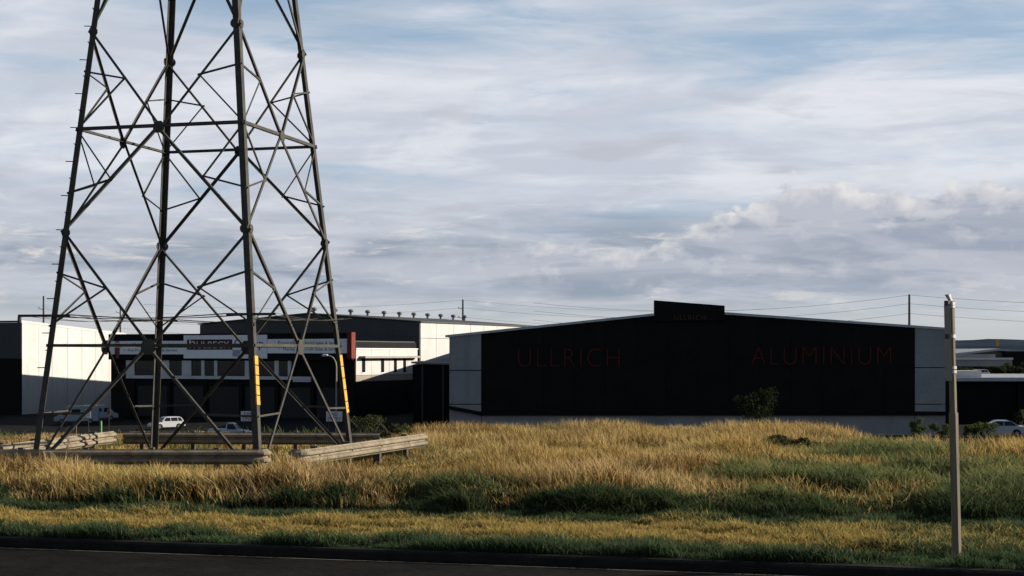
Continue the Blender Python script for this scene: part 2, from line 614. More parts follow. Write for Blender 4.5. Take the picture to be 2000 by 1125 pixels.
# ------------------------------------------------------------------ ground, road, hills
def build_ground():
    xs = np.unique(np.concatenate([np.linspace(-3500, -150, 18), np.linspace(-150, -24, 30), np.arange(-24, 24.01, 0.5),
                                   np.linspace(24, 150, 30), np.linspace(150, 3500, 18)]))
    ys = np.unique(np.concatenate([np.linspace(-60, 10, 6), np.linspace(10, 16, 4), np.arange(16, 66, 0.5), np.linspace(66, 300, 40),
                                   np.geomspace(300, 7000, 24)]))
    gx, gy = np.meshgrid(xs, ys)
    gz = terrain(gx, gy)
    nx, ny = len(xs), len(ys)
    co = np.stack([gx.ravel(), gy.ravel(), gz.ravel()], 1)
    i = np.arange(ny - 1)[:, None] * nx + np.arange(nx - 1)[None, :]
    f = np.stack([i, i + 1, i + nx + 1, i + nx], -1).reshape(-1)
    o = np_mesh('ground', co, f, 4, M_ground)
    o.data.polygons.foreach_set('use_smooth', [True] * len(o.data.polygons))
    tag(o, kind='structure')
    # road sheet and kerb
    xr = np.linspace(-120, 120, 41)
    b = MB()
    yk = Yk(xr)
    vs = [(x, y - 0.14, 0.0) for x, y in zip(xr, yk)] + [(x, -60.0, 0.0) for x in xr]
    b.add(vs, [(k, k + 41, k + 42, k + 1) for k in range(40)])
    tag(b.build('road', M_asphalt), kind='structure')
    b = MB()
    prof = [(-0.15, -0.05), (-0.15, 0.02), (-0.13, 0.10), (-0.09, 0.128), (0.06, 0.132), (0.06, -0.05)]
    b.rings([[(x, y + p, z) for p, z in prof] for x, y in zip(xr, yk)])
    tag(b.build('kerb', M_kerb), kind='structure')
    b = MB()                                # thin pale lip where the channel meets the asphalt
    b.rings([[(x, y - 0.30, 0.0045), (x, y - 0.30, 0.006), (x, y - 0.27, 0.006), (x, y - 0.27, 0.0045)] for x, y in zip(xr, yk)])
    tag(b.build('channel_lip', mat('pale_channel_lip', (0.13, 0.115, 0.085), 0.9, 0.35, 3.0)), kind='structure')
    # car park asphalt of the industrial estate
    xs = np.linspace(-110, 95, 60)
    ys = np.linspace(72, 330, 60)
    gx, gy = np.meshgrid(xs, ys)
    gz = terrain(gx, gy) + 0.05
    co = np.stack([gx.ravel(), gy.ravel(), gz.ravel()], 1)
    i = np.arange(59)[:, None] * 60 + np.arange(59)[None, :]
    f = np.stack([i, i + 1, i + 61, i + 60], -1).reshape(-1)
    tag(np_mesh('car_park', co, f, 4, M_carpark), kind='structure')
    # far wooded ridge
    az = np.linspace(-1.2, 1.2, 260)
    D = 4200.0
    hgt = 26 + 26 * fbm(az * 40, az * 0, 0.3, 21) + 10 * vn(az * 160, az * 0, 0.8, 22) + 3 * vn(az * 900, az * 0, 1, 23)
    b = MB()
    r0 = [(D * math.sin(a), D * math.cos(a), -14) for a in az]
    r1 = [((D + 500) * math.sin(a), (D + 500) * math.cos(a), 0.55 * h) for a, h in zip(az, hgt)]
    r2 = [((D + 900) * math.sin(a), (D + 900) * math.cos(a), h) for a, h in zip(az, hgt)]
    r3 = [((D + 1900) * math.sin(a), (D + 1900) * math.cos(a), -14) for a in az]
    n = len(az)
    b.add(r0 + r1 + r2 + r3, [(j * n + k, j * n + k + 1, (j + 1) * n + k + 1, (j + 1) * n + k) for j in range(3) for k in range(n - 1)])
    tag(b.build('hills', M_hill, smooth=True), kind='structure')


build_ground()


# ------------------------------------------------------------------ dark gabled warehouse (right of centre)
def build_dark_warehouse():
    D = 118.0
    z0 = -5.15
    root = empty('dark_warehouse', (0, D, z0), 0, 'wide black gabled warehouse with grey end panels behind the grassy rise', 'warehouse')
    k = D / F

    def p(px, py):
        return ((px - 1000) * k, CZ + (HOR - py) * k - z0)
    L = p(877, 655)
    A = p(1278, 612)
    B = p(1415, 609)
    Rr = p(1848, 641)
    ridge = (p(1346, 606)[0], p(1346, 606)[1])
    back = 104.0
    # body: side walls and rear, dark
    b = MB()
    poly = [(L[0] + 0.1, -0.5), (Rr[0] - 0.1, -0.5), (Rr[0] - 0.1, Rr[1] - 0.25), (ridge[0], ridge[1] - 0.25), (L[0] + 0.1, L[1] - 0.25)]
    b.prism(poly, 0.32, back)
    b.build('body', M_black, root)
    # dark front cladding in broad sheets between the grey ends
    x0, x1 = p(940, 0)[0], p(1787, 0)[0]
    zb = p(0, 808)[1]

    def roofz(x):
        if x <= ridge[0]:
            return L[1] + (ridge[1] - L[1]) * (x - L[0]) / (ridge[0] - L[0])
        return ridge[1] + (Rr[1] - ridge[1]) * (x - ridge[0]) / (Rr[0] - ridge[0])
    n = 14
    for i in range(n):
        a = x0 + (x1 - x0) * i / n + 0.012
        c = x0 + (x1 - x0) * (i + 1) / n - 0.012
        pts = [(a, zb), (c, zb), (c, roofz(c) - 0.12)]
        if a < ridge[0] < c:
            pts.append((ridge[0], ridge[1] - 0.12))
        pts.append((a, roofz(a) - 0.12))
        MB().prism(pts, 0.10, 0.32).build('cladding_sheet', M_black, root)
    # grey tilt-up end panels, three high
    for (pa, pb, ys) in ((877.6, 939.6, (723.5, 789.5)), (1787.6, 1846.5, (718.0, 789.5))):
        a, c = p(pa, 0)[0], p(pb, 0)[0]
        zs = [p(0, 852)[1]] + [p(0, y)[1] for y in reversed(ys)]
        g = 0.035
        for i in range(2):
            MB().box(a, c, 0.02, 0.31, zs[i] + g, zs[i + 1] - g).build('end_panel', M_greypanel, root)
        MB().prism([(a, zs[2] + g), (c, zs[2] + g), (c, roofz(c) - 0.12), (a, roofz(a) - 0.12)], 0.02, 0.31).build('end_panel', M_greypanel, root)
    # plinth below the cladding
    MB().box(x0 + 0.02, x1 - 0.02, 0.05, 0.31, p(0, 850)[1], zb - 0.02).build('plinth', M_greypanel, root)
    # dark ledge, falling at the left end
    za, zt = p(0, 811)[1], p(0, 803.5)[1]
    MB().box(x0 - 0.2, p(1846, 0)[0], -0.25, 0.02, za, zt).build('ledge', M_black, root)
    s0 = p(877, 792)
    s1 = p(943, 805)
    MB().prism([(s0[0] - 0.1, s0[1] - 0.28), (s1[0], s1[1] - 0.28), (s1[0], s1[1] + 0.02), (s0[0] - 0.1, s0[1] + 0.02)], -0.35, -0.26).build('sloping_handrail', M_black, root)
    # parapet sign box over the ridge
    t0, t1 = p(1278, 586.5), p(1415, 597)
    MB().prism([(A[0], roofz(A[0]) - 0.6), (B[0], roofz(B[0]) - 0.6), (t1[0], t1[1]), (t0[0], t0[1])], -0.12, 0.5).build('parapet', M_black, root)
    # roof sheets and edge flashing
    for (e, q) in ((L, ridge), (ridge, Rr)):
        nseg = 6
        for i in range(nseg):
            xa = e[0] + (q[0] - e[0]) * i / nseg
            xb = e[0] + (q[0] - e[0]) * (i + 1) / nseg
            if i == 0 and e is L:
                xa -= 0.25
            if i == nseg - 1 and q is Rr:
                xb += 0.12
            b = MB()
            za_, zb_ = roofz(xa), roofz(xb)
            b.prism([(xa + 0.01, za_ - 0.1), (xb - 0.01, zb_ - 0.1), (xb - 0.01, zb_), (xa + 0.01, za_)], -0.02, back + 0.2)
            b.build('roof_sheet', M_roof, root)
    for (e, q) in ((L, A), (B, Rr)):
        xa, xb = e[0] - (0.3 if e is L else 0), q[0] + (0.15 if q is Rr else 0)
        MB().prism([(xa, roofz(xa) - 0.14), (xb, roofz(xb) - 0.14), (xb, roofz(xb) + 0.05), (xa, roofz(xa) + 0.05)], -0.10, -0.03).build('barge_flashing', M_fascia, root)
    # lettering
    h = p(0, 680)[1] - p(0, 717)[1]
    w = p(1210, 0)[0] - p(1012, 0)[0]
    text('letter', 'ULLRICH', h, M_redletter, root, (p(1012, 0)[0], 0.07, p(0, 717)[1]), width=w, thin=0.053, depth=0.02, split=True, wide=1.15)
    w = p(1741, 0)[0] - p(1468, 0)[0]
    text('letter', 'ALUMINIUM', h, M_redletter, root, (p(1468, 0)[0], 0.07, p(0, 713)[1]), width=w, thin=0.053, depth=0.02, split=True, wide=1.15)
    text('letter', 'ULLRICH', p(0, 615)[1] - p(0, 625)[1], M_goldletter, root, (p(1317, 0)[0], -0.135, p(0, 625)[1]), width=60 * k, thin=0.02, depth=0.012, split=True, wide=1.2)


build_dark_warehouse()


# ------------------------------------------------------------------ office building with the sign band, big shed behind
HR = R(-24.6)


def build_office():
    z0 = -6.05
    fr = Frame(692, 195.0, HR, z0)
    root = empty('showroom_office', fr.o, HR, 'two storey showroom with long white sign board and red corner fin', 'building')
    fx = lambda px: fr.front(px)[0]
    fz = lambda px, py: fr.front(px, py)[1]
    xl = fx(214)
    ztop = fz(500, 651)
    zc = fz(500, 745)                       # soffit of the upper storey
    depth = fr.side(815)[0]
    # dark main wall body
    b = MB()
    b.box(xl, -0.15, 0.3, depth, -0.3, ztop - 1.2)
    b.build('wall', M_black, root)
    # black parapet band above and below the sign
    MB().box(xl, -0.2, -0.25, 0.28, fz(500, 703), ztop).build('parapet', M_black, root)
    # upper storey pale wall with window recesses
    za, zb_ = fz(420, 734), fz(420, 704)
    xs = [fx(q) for q in (246, 262, 310, 330, 355, 373, 393, 399, 418, 424, 478, 486, 536, 544, 562, 568, 606)]
    for i in range(0, len(xs) - 1, 2):
        MB().box(xs[i], xs[i + 1], 0.0, 0.29, za, zb_ - 0.02).build('wall_pier', M_whiteband, root)
    MB().box(xs[0], xs[-1], 0.0, 0.29, za - 0.45, za - 0.02).build('spandrel', M_whiteband, root)
    for i in range(1, len(xs) - 2, 2):
        g = MB().box(xs[i] + 0.04, xs[i + 1] - 0.04, 0.16, 0.2, za + 0.04, zb_ - 0.06).build('window', M_dkglass, root)
        mid = (xs[i] + xs[i + 1]) / 2
        MB().box(mid - 0.03, mid + 0.03, 0.13, 0.158, za + 0.04, zb_ - 0.06).build('mullion', M_dkgrey, g)
    MB().box(fx(572), fx(606), -0.02, 0.28, fz(590, 746), za - 0.48).build('wall_panel', M_whiteband, root)
    # columns and roller doors of the dark ground floor
    for q in (260, 330, 400, 470, 540, 610, 672):
        MB().box(fx(q) - 0.2, fx(q) + 0.2, 0.0, 0.28, -0.3, za - 0.9).build('column', M_black, root)
    for q in (264, 334, 404, 474, 544, 614):
        MB().box(fx(q) + 0.3, fx(q + 62) - 0.1, 0.2, 0.28, 0.0, 4.2).build('roller_door', mat('roller_door_steel', (0.008, 0.008, 0.008), 0.7, 0.2, 1.0), root)
    # sign boards
    yb = -0.34
    s = MB().box(fx(217), fx(361.5), yb, -0.26, fz(290, 692), fz(290, 666)).build('sign_board', M_signboard, root)
    s2 = MB().box(fx(362), fx(524.5), yb - 0.05, -0.26, fz(440, 700), fz(440, 654.5)).build('sign_board', M_signboard, root)
    s3 = MB().box(fx(525), fx(684), yb, -0.26, fz(600, 690), fz(600, 662)).build('sign_board', M_signboard, root)
    ty = yb - 0.012
    ty2 = yb - 0.062
    # left board: emblem and print
    e = MB()
    xa, xb = fx(227), fx(237)
    e.box(xa, xb, ty - 0.02, ty, fz(232, 690), fz(232, 671))
    e.prism([(xa, fz(232, 669)), (xb, fz(232, 669)), (xb - 0.2, fz(232, 666.5)), (xa + 0.2, fz(232, 666.5))], ty - 0.02, ty)
    e.box(xa + 0.25, xb - 0.1, ty - 0.02, ty, fz(232, 699), fz(232, 692))
    e.build('emblem', M_red, s)
    MB().box(xa + 0.05, xb - 0.05, ty - 0.035, ty - 0.022, fz(232, 692), fz(232, 689.5)).build('emblem_stripe', M_greenp, s)
    u = 195.0 / F

    def line(body, px0, px1, py0, py1, m, par, y=ty, thin=0.0):
        text('lettering', body, fz(px0, py0) - fz(px0, py1), m, par, (fx(px0), y, fz(px0, py1)), width=fx(px1) - fx(px0), depth=0.006, thin=thin)
    line('\u2022', 242, 244.5, 672, 674.5, M_blackp, s)
    line('nri', 248, 268, 669, 675.5, M_red, s)
    line('Fire Goods Sales', 274, 353, 671, 676.5, M_navy, s)
    line('\u2022  Fire Protection Sales & Service', 246, 349, 681, 686.5, M_navy, s)
    # centre board: maroon name plate and the word beside it
    MB().box(fx(369), fx(457), ty2 - 0.03, ty2 + 0.008, fz(413, 683), fz(413, 663)).build('name_plate', M_maroon, s2)
    line('h', 373.5, 385, 659.5, 680, M_signwhite, s2, ty2 - 0.045)
    line('ULBECK', 388, 453, 667, 680, M_signwhite, s2, ty2 - 0.045)
    line('Group', 461, 518, 662.5, 679, M_navy, s2, ty2)
    for i in range(6):
        zz = fz(465, 684 + 2.2 * i)
        MB().box(fx(457.5), fx(475 - i), ty2 - 0.01, ty2, zz - 0.07, zz + 0.03).build('stripe', mat('pale_navy_print', (0.12, 0.13, 0.24), 0.6), s2)
    # right board
    line('\u2022', 538, 541, 667, 670, M_blackp, s3)
    line('EnviroSolutions', 546, 617, 665.5, 672.5, M_greenp, s3)
    line('Sales & Service', 619, 669, 666.5, 672.5, M_navy, s3)
    line('\u2022', 547.5, 550.5, 679, 682, M_blackp, s3)
    line('Marine & Aircraft Sales & Service', 556, 669, 679, 684.5, M_navy, s3)
    # red fin on the corner
    MB().box(fx(684.6), fx(693.5), -0.9, 0.1, fz(690, 700), fz(690, 649)).build('corner_fin', M_redfin, root)
    # sunlit side wall facing right: tilt-up panels
    sx = lambda px: fr.side(px)[0]
    sz = lambda px, py: fr.side(px, py)[1]
    joints = [0.35] + [sx(q) for q in (725, 760, 796)] + [depth]
    ztw = sz(695, 681.5)
    zcw, zcb = sz(700, 733), sz(700, 745)
    for i in range(4):
        a, c = joints[i] + 0.03, joints[i + 1] - 0.03
        MB().box(-0.14, 0.05, a, c, zcw + 0.02, ztw - 0.05).build('white_panel', M_white, root)
        MB().box(-0.14, 0.03, a, c, zcb, zcw - 0.02).build('cream_panel', M_cream, root)
        MB().box(-0.14, 0.0, a, c, -0.3, zcb - 0.05).build('base_panel', M_black, root)  # black colour here stands for the shade along the wall foot
    MB().box(-0.35, 0.14, 0.3, depth, ztw - 0.04, ztw + 0.12).build('coping', M_signwhite, root)
    for q, w in ((709.5, 0.42), (746.5, 0.42), (771.5, 0.4), (789.5, 0.4)):
        y = sx(q)
        f_ = MB().box(0.052, 0.075, y - w, y + w, sz(q, 727), sz(q, 697)).build('window', M_dkglass, root)
        MB().box(0.055, 0.11, y - w - 0.07, y + w + 0.07, sz(q, 727) - 0.12, sz(q, 727) - 0.01).build('sill', M_signwhite, f_)
    MB().box(0.055, 1.0, sx(701), sx(811), sz(703, 699.5), sz(703, 695.5)).build('awning', mat('awning_steel', (0.22, 0.20, 0.17), 0.6, 0.1, 1.0), root)
    MB().tube((-2.2, 3.0, ztw - 0.2), (-2.2, 3.0, ztw + 0.75), 0.16).build('roof_flue', M_signwhite, root)
    # low link roof behind the parapet
    MB().box(xl + 0.3, -0.4, 0.3, depth, ztop - 1.25, ztop - 1.05).build('roof', M_dkgrey, root)
    MB().box(-46.5, xl - 0.05, depth - 8, depth + 34, -0.3, 5.6 - z0).build('shadow_blocker', M_dkgrey, root)  # unseen block added behind the office to throw shade on the pale warehouse
    # ---- big shed behind, same axes
    d2 = depth + 0.6
    o2 = fr.o + fr.ey * d2
    r2 = empty('vented_shed', o2, HR, 'tall charcoal gabled shed with sunlit white side and row of roof ventilators', 'warehouse')
    fr2 = Frame(0, 1, HR, z0)
    fr2.o = o2.copy()
    f2x = lambda px: fr2.front(px)[0]
    f2z = lambda px, py: fr2.front(px, py)[1]
    xw = f2x(390)
    zl, zr = f2z(390, 633), f2z(815, 628.5)
    xr_, zr_ = f2x(600), f2z(600, 612.5)
    Ld = fr2.side(1060)[0]
    b = MB()
    b.prism([(xw, -0.3), (-0.1, -0.3), (-0.1, zr - 0.15), (xr_, zr_ - 0.15), (xw, zl - 0.15)], 0.2, Ld)
    b.build('body', M_dkgrey, r2)

    def rz2(x):
        return zl + (zr_ - zl) * (x - xw) / (xr_ - xw) if x < xr_ else zr_ + (zr - zr_) * (x - xr_) / (0 - xr_)
    n = 9
    zbase = f2z(700, 700) - 2.0
    for i in range(n):                      # gable cladding sheets
        a = xw + (0 - xw) * i / n + 0.01
        c = xw + (0 - xw) * (i + 1) / n - 0.01
        pts = [(a, zbase), (c, zbase), (c, rz2(c) - 0.12)]
        if a < xr_ < c:
            pts.append((xr_, zr_ - 0.12))
        pts.append((a, rz2(a) - 0.12))
        MB().prism(pts, 0.05, 0.2).build('cladding_sheet', M_dkgrey, r2)
    for (xa, xb) in ((xw - 0.3, xr_), (xr_, 0.35)):
        b = MB()
        b.prism([(xa, rz2(xa) - 0.05), (xb, rz2(xb) - 0.05), (xb, rz2(xb) + 0.12), (xa, rz2(xa) + 0.12)], -0.15, Ld)
        b.build('roof', M_dkgrey, r2)
    # white side panels
    s2x = lambda px: fr2.side(px)[0]
    s2z = lambda px, py: fr2.side(px, py)[1]
    ys = [0.22] + [s2x(q) for q in (851, 885.5, 918, 944.5, 970, 993, 1014, 1033, 1052)]
    zt = zr - 0.12
    zm = s2z(850, 661)
    for i in range(len(ys) - 1):
        a, c = ys[i] + 0.05, ys[i + 1] - 0.05
        MB().box(-0.1, 0.08, a, c, zm + 0.03, zt).build('white_panel', M_white, r2)
        MB().box(-0.1, 0.08, a, c, -0.3, zm - 0.03).build('white_panel', M_white, r2)
    MB().box(-0.2, 0.3, -0.1, Ld, zt + 0.02, zt + 0.22).build('gutter', M_fascia, r2)
    # spinning ventilators along the ridge
    M_vent = mat('ventilator_zinc', (0.16, 0.16, 0.16), 0.45, 0.15, 3.0, metal=0.3)
    base = None
    for iv, q in enumerate((614, 655, 685.5, 718.5, 750.5, 780.5, 808.5, 835.5, 861, 885.5, 907.5)):
        t_, _ = Frame.side(fr2, q, HOR, xr_)
        if base is None:
            zz = zr_ + 0.1
            v = empty('roof_ventilator', (0, 0, 0), HR)
            MB().path([(0, 0, -0.1), (0, 0, 0.45)], [0.24, 0.24], 10).build('neck', M_vent, v)
            MB().path([(0, 0, 0.40), (0, 0, 0.55), (0, 0, 0.72), (0, 0, 0.85), (0, 0, 0.9)], [0.30, 0.46, 0.46, 0.36, 0.1], 12).build('turbine_head', M_vent, v, smooth=False)
            base = v
        else:
            v = copy_tree(base)
        v.location = o2 + fr2.ex * xr_ + fr2.ey * t_ + Vector((0, 0, zr_ + 0.1))
        nth = ('first', 'second', 'third', 'fourth', 'fifth', 'sixth', 'seventh', 'eighth', 'ninth', 'tenth', 'last')[iv]
        tag(v, nth + ' turbine ventilator from the left along the charcoal shed ridge', 'roof vent', 'turbine ventilators along the shed ridge')
    # ---- low dark annex between the office and the black warehouse
    d = 172.0
    ax = empty('low_annex', (0, d, -5.5), 0, 'low dark annex with pale roof edge between office and black warehouse', 'building')
    ka = d / F
    xa, xb = (803 - 1000) * ka, (877 - 1000) * ka + 1.4
    za = CZ + (HOR - 709) * ka + 5.5
    MB().box(xa + 0.15, xb, 0.2, 20, -0.4, za - 0.25).build('wall', M_black, ax)
    MB().prism([(xa, za - 0.05), (xb, za - 0.25), (xb, za - 0.05), (xa, za + 0.15)], 0.0, 20.2).build('roof', M_cream, ax)
    MB().box(xa + 1.2, xa + 1.4, 0.05, 0.18, -0.4, za - 0.3).build('post', M_dkgrey, ax)
    MB().box(xa + 3.6, xa + 3.8, 0.05, 0.18, -0.4, za - 0.3).build('post', M_dkgrey, ax)
    return fr


OFF = build_office()


# ------------------------------------------------------------------ pale warehouse at the far left
def build_left_shed():
    z0 = -6.4
    fr = Frame(43, 225.0, R(-16), z0)
    root = empty('pale_warehouse', fr.o, R(-16), 'pale concrete warehouse with sunlit long side at the left edge', 'warehouse')
    sz = lambda px, py: fr.side(px, py)[1]
    sx = lambda px: fr.side(px)[0]
    fx = lambda px: fr.front(px)[0]
    L = sx(246)
    z1, z2 = sz(43, 630), sz(240, 654)
    W = 34.0
    b = MB()
    b.add([(-W, 0.25, -0.4), (-0.2, 0.25, -0.4), (-0.2, L, -0.4), (-W, L, -0.4), (-W, 0.25, z1 - 0.1), (-0.2, 0.25, z1 - 0.1), (-0.2, L, z2 - 0.1), (-W, L, z2 - 0.1)],
          [(3, 2, 1, 0), (4, 5, 6, 7), (0, 1, 5, 4), (1, 2, 6, 5), (2, 3, 7, 6), (3, 0, 4, 7)])
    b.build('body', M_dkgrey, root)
    ys = [0.0] + [sx(q) for q in (76, 102, 132, 160, 186, 213, 240)]

    def zt(y):
        return z1 + (z2 - z1) * y / ys[-1]
    for i in range(len(ys) - 1):
        a, c = ys[i] + 0.04, ys[i + 1] - 0.04
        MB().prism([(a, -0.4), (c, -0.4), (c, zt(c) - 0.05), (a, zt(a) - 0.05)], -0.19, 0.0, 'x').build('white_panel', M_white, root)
    MB().prism([(-0.2, zt(0) - 0.03), (L, zt(L) - 0.03), (L, zt(L) + 0.35), (-0.2, zt(0) + 0.35)], -0.3, 0.06, 'x').build('parapet_cap', M_white, root)
    # front face in grey and black sheets, its shade put into the colour
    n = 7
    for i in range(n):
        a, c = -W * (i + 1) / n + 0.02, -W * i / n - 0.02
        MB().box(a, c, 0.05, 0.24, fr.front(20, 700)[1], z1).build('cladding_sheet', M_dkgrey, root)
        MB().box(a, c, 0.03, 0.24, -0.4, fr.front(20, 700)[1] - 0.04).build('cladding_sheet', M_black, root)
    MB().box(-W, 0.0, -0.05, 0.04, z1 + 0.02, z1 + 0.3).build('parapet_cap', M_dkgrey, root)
    MB().tube((-1.8, 2, z1), (-1.8, 2, z1 + 0.9), 0.3).build('roof_flue', M_dkgrey, root)


build_left_shed()


# ------------------------------------------------------------------ sheds at the right edge
def build_right_sheds():
    d = 150.0
    k = d / F
    z0 = float(zi(55)) - 0.1
    root = empty('flat_roofed_shed', (0, d, z0), 0, 'long black shed with flat pale metal roof behind the parked sedan', 'shed')
    xa, xb = (1858 - 1000) * k, 96.0
    zt = CZ + (HOR - 739) * k - z0
    n = 8
    MB().box(xa + 0.3, xb, 0.5, 29.5, -0.3, zt - 0.3).build('wall', M_black, root)
    for i in range(n):
        a, c = xa + (xb - xa) * i / n, xa + (xb - xa) * (i + 1) / n
        MB().box(a + 0.02, c - 0.02, -0.3, 29.8, zt - 0.04, zt + 0.06).build('roof_sheet', M_roof, root)
        MB().box(a + 0.3, a + 0.55, 0.1, 0.48, -0.3, zt - 0.3).build('column', M_black, root)
    MB().box(xa, xb, -0.42, -0.31, zt - 0.28, zt + 0.09).build('fascia', M_fascia, root)
    MB().box(xa + 0.5, xa + 4, 3, 6, zt + 0.062, zt + 0.75).build('roof_unit', M_signwhite, root)
    # far shed with pale shallow roof
    d = 310.0
    k = d / F
    z0 = float(zi(90)) - 0.1
    root = empty('far_shed', (0, d, z0), 0, 'distant brown shed with shallow pale roof and grey fascia boxes', 'shed')
    p = lambda px, py: ((px - 1000) * k, CZ + (HOR - py) * k - z0)
    a, r_, e = p(1845, 692), p(1952, 680.5), p(2060, 691)
    MB().prism([(a[0], -0.3), (e[0], -0.3), (e[0], e[1] - 0.5), (r_[0], r_[1] - 0.5), (a[0], a[1] - 0.5)], 0.6, 40).build('wall', M_farwall, root)
    for (s_, q) in ((a, r_), (r_, e)):
        MB().prism([(s_[0], s_[1] - 0.45), (q[0], q[1] - 0.45), (q[0], q[1]), (s_[0], s_[1])], 0.0, 40.5).build('roof', M_roof, root)
    f1, f2 = p(1840, 715), p(1958, 699)
    MB().box(f1[0], f2[0], -6, 0.5, f1[1], f2[1]).build('front_annex', M_fargrey, root)
    g1, g2 = p(1840, 698.6), p(1932, 692)
    MB().box(g1[0], g2[0], -4, 0.45, g1[1], g2[1]).build('upper_annex', M_fargrey, root)
    MB().box(f1[0], f2[0] + 0.1, -6.3, -5.9, f2[1] - 0.35, f2[1] + 0.05).build('annex_edge', M_signwhite, root)
    h1, h2 = p(1959, 735), p(2060, 686)
    MB().box(h1[0], h2[0], -3, 0.55, h1[1], h2[1]).build('dark_bay', M_black, root)
    # yellow pylon sign further still
    d = 520.0
    c = at(1948.5, 664, d)
    root = empty('pylon_sign', (c.x, d, -6), 0, 'small yellow pylon sign on a post far beyond the sheds', 'sign')
    zt = c.z + 6
    MB().box(-0.42, 0.42, -0.15, 0.15, zt - 2.1, zt).build('panel', M_yellowsign, root)
    MB().tube((0, 0, 0), (0, 0, zt - 2.1), 0.15).build('post', M_pole, root)


build_right_sheds()


# ------------------------------------------------------------------ lattice tower
def build_tower():
    cx, cy = -7.185, 34.336
    rot0 = -1.0467
    hw0, taper = 3.504, 0.134               # half diagonal at eye height and its loss per metre
    gz = float(terrain(cx, cy))
    root = empty('lattice_tower', (cx, cy, gz), 0, 'tall steel lattice transmission tower standing inside the guardrails', 'pylon')

    def zc(zcam):
        return zcam + CZ - gz

    def corner(i, z):                       # local, z from ground
        h = hw0 - taper * (z + gz - CZ)
        a = rot0 + i * math.pi / 2
        return Vector((h * math.cos(a), h * math.sin(a), z))
    zB, zC, zD, zE = zc(0.14), zc(2.66), zc(4.94), zc(7.15)
    zF, zG, zH = zc(10.6), zc(15.2), zc(19.0)
    # legs
    order = (0, 1, 2, 3)                    # front, right, back, left
    legs = []
    for i in order:
        p, q = corner(i, -0.3), corner(i, zH)
        e1 = corner((i + 1) % 4, 0) - corner(i, 0)
        e2 = corner((i + 3) % 4, 0) - corner(i, 0)
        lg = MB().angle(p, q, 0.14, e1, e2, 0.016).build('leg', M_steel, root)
        legs.append(lg)
        f = MB().box(-0.28, 0.28, -0.28, 0.28, -0.25, 0.14).build('footing', mat('footing_concrete', (0.16, 0.15, 0.13), 0.95, 0.2, 3.0, bump=0.3), root)
        c = corner(i, 0)
        f.location = (c.x, c.y, 0)
        f.rotation_euler = (0, 0, rot0)

    def mid(i, z):
        return (corner(i, z) + corner((i + 1) % 4, z)) / 2

    def bar(name, p, q, a, i, out=0.0, flip=False):
        """angle member lying in face i (between legs i and i+1)"""
        n = (mid(i, 3) - Vector((0, 0, 3)))
        n.z = 0
        n.normalize()
        p, q = Vector(p) + n * out, Vector(q) + n * out
        d = (q - p).normalized()
        e = n.cross(d)
        if (e.z > 0) == flip:
            e = -e
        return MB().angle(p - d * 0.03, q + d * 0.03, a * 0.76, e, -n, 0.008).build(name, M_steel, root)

    def gusset(c, i, s):
        n = (mid(i, 3) - Vector((0, 0, 3)))
        n.z = 0
        n.normalize()
        t = Vector((0, 0, 1)).cross(n)
        u = Vector((0, 0, 1))
        pts = [(-1, -.35), (-.55, -1), (.55, -1), (1, -.35), (1, .35), (.55, 1), (-.55, 1), (-1, .35)]
        k = [c + n * 0.012 + t * x * s + u * y * s for x, y in pts]
        MB().rings([k, [q + n * 0.012 for q in k]]).build('gusset_plate', M_steel, root)

    for i in range(4):
        j = (i + 1) % 4
        for a, b_ in ((i, 0), (j, 1)):
            fl = b_ == 1
            L = lambda z, a=a: corner(a, z)
            mB, mD, mF = mid(i, zB), mid(i, zD), mid(i, zF)
            bar('diagonal', mF, L(zE), 0.075, i, 0.0, fl)
            bar('diagonal', L(zE), mD, 0.075, i, 0.0, fl)
            bar('diagonal', mD, L(zC), 0.085, i, 0.0, fl)
            bar('diagonal', L(zC), mB, 0.085, i, 0.0, fl)
            bar('diagonal', mB, L(0.05), 0.085, i, 0.0, fl)
            # secondary bracing from the middle of each diagonal to the leg
            lerp = lambda p, q, t: p + (q - p) * t
            P = lerp(mF, L(zE), 0.5)
            bar('brace', P, L(lerp(zE, zF, 0.42)), 0.045, i)
            bar('brace', P, L(zF), 0.045, i)
            P = lerp(L(zE), mD, 0.5)
            bar('brace', P, L(lerp(zE, zD, 0.41)), 0.05, i)
            bar('brace', P, L(zD), 0.045, i)
            P = lerp(mD, L(zC), 0.5)
            bar('brace', P, L(lerp(zD, zC, 0.62)), 0.055, i)
            bar('brace', P, L(zD), 0.045, i)
            P = lerp(L(zC), mB, 0.5)
            bar('brace', P, L(lerp(zC, zB, 0.36)), 0.055, i)
            bar('brace', P, L(lerp(zC, zB, 0.82)), 0.045, i)
            P = lerp(L(zC), mB, 0.72)
            P = lerp(mB, L(0.05), 0.52)
            bar('brace', P, L(P.z - 0.03), 0.055, i)
        bar('belt', corner(i, zD), corner(j, zD), 0.095, i)
        bar('belt', corner(i, zB), corner(j, zB), 0.085, i)
        bar('belt', corner(i, zF), corner(j, zF), 0.085, i)
        gusset(mid(i, zB), i, 0.17)
        gusset(mid(i, zD), i, 0.13)
        gusset(mid(i, zF), i, 0.12)
        for a in (i, j):
            for z in (zC, zE):
                gusset(corner(a, z) + (mid(i, z) - corner(a, z)).normalized() * 0.1, i, 0.09)
        # upper body, above the picture
        for z0, z1 in ((zF, zG), (zG, zH)):
            bar('diagonal', corner(i, z0), corner(j, z1), 0.07, i)
            bar('diagonal', corner(j, z0), corner(i, z1), 0.07, i, 0.02)
            bar('belt', corner(i, z1), corner(j, z1), 0.07, i)
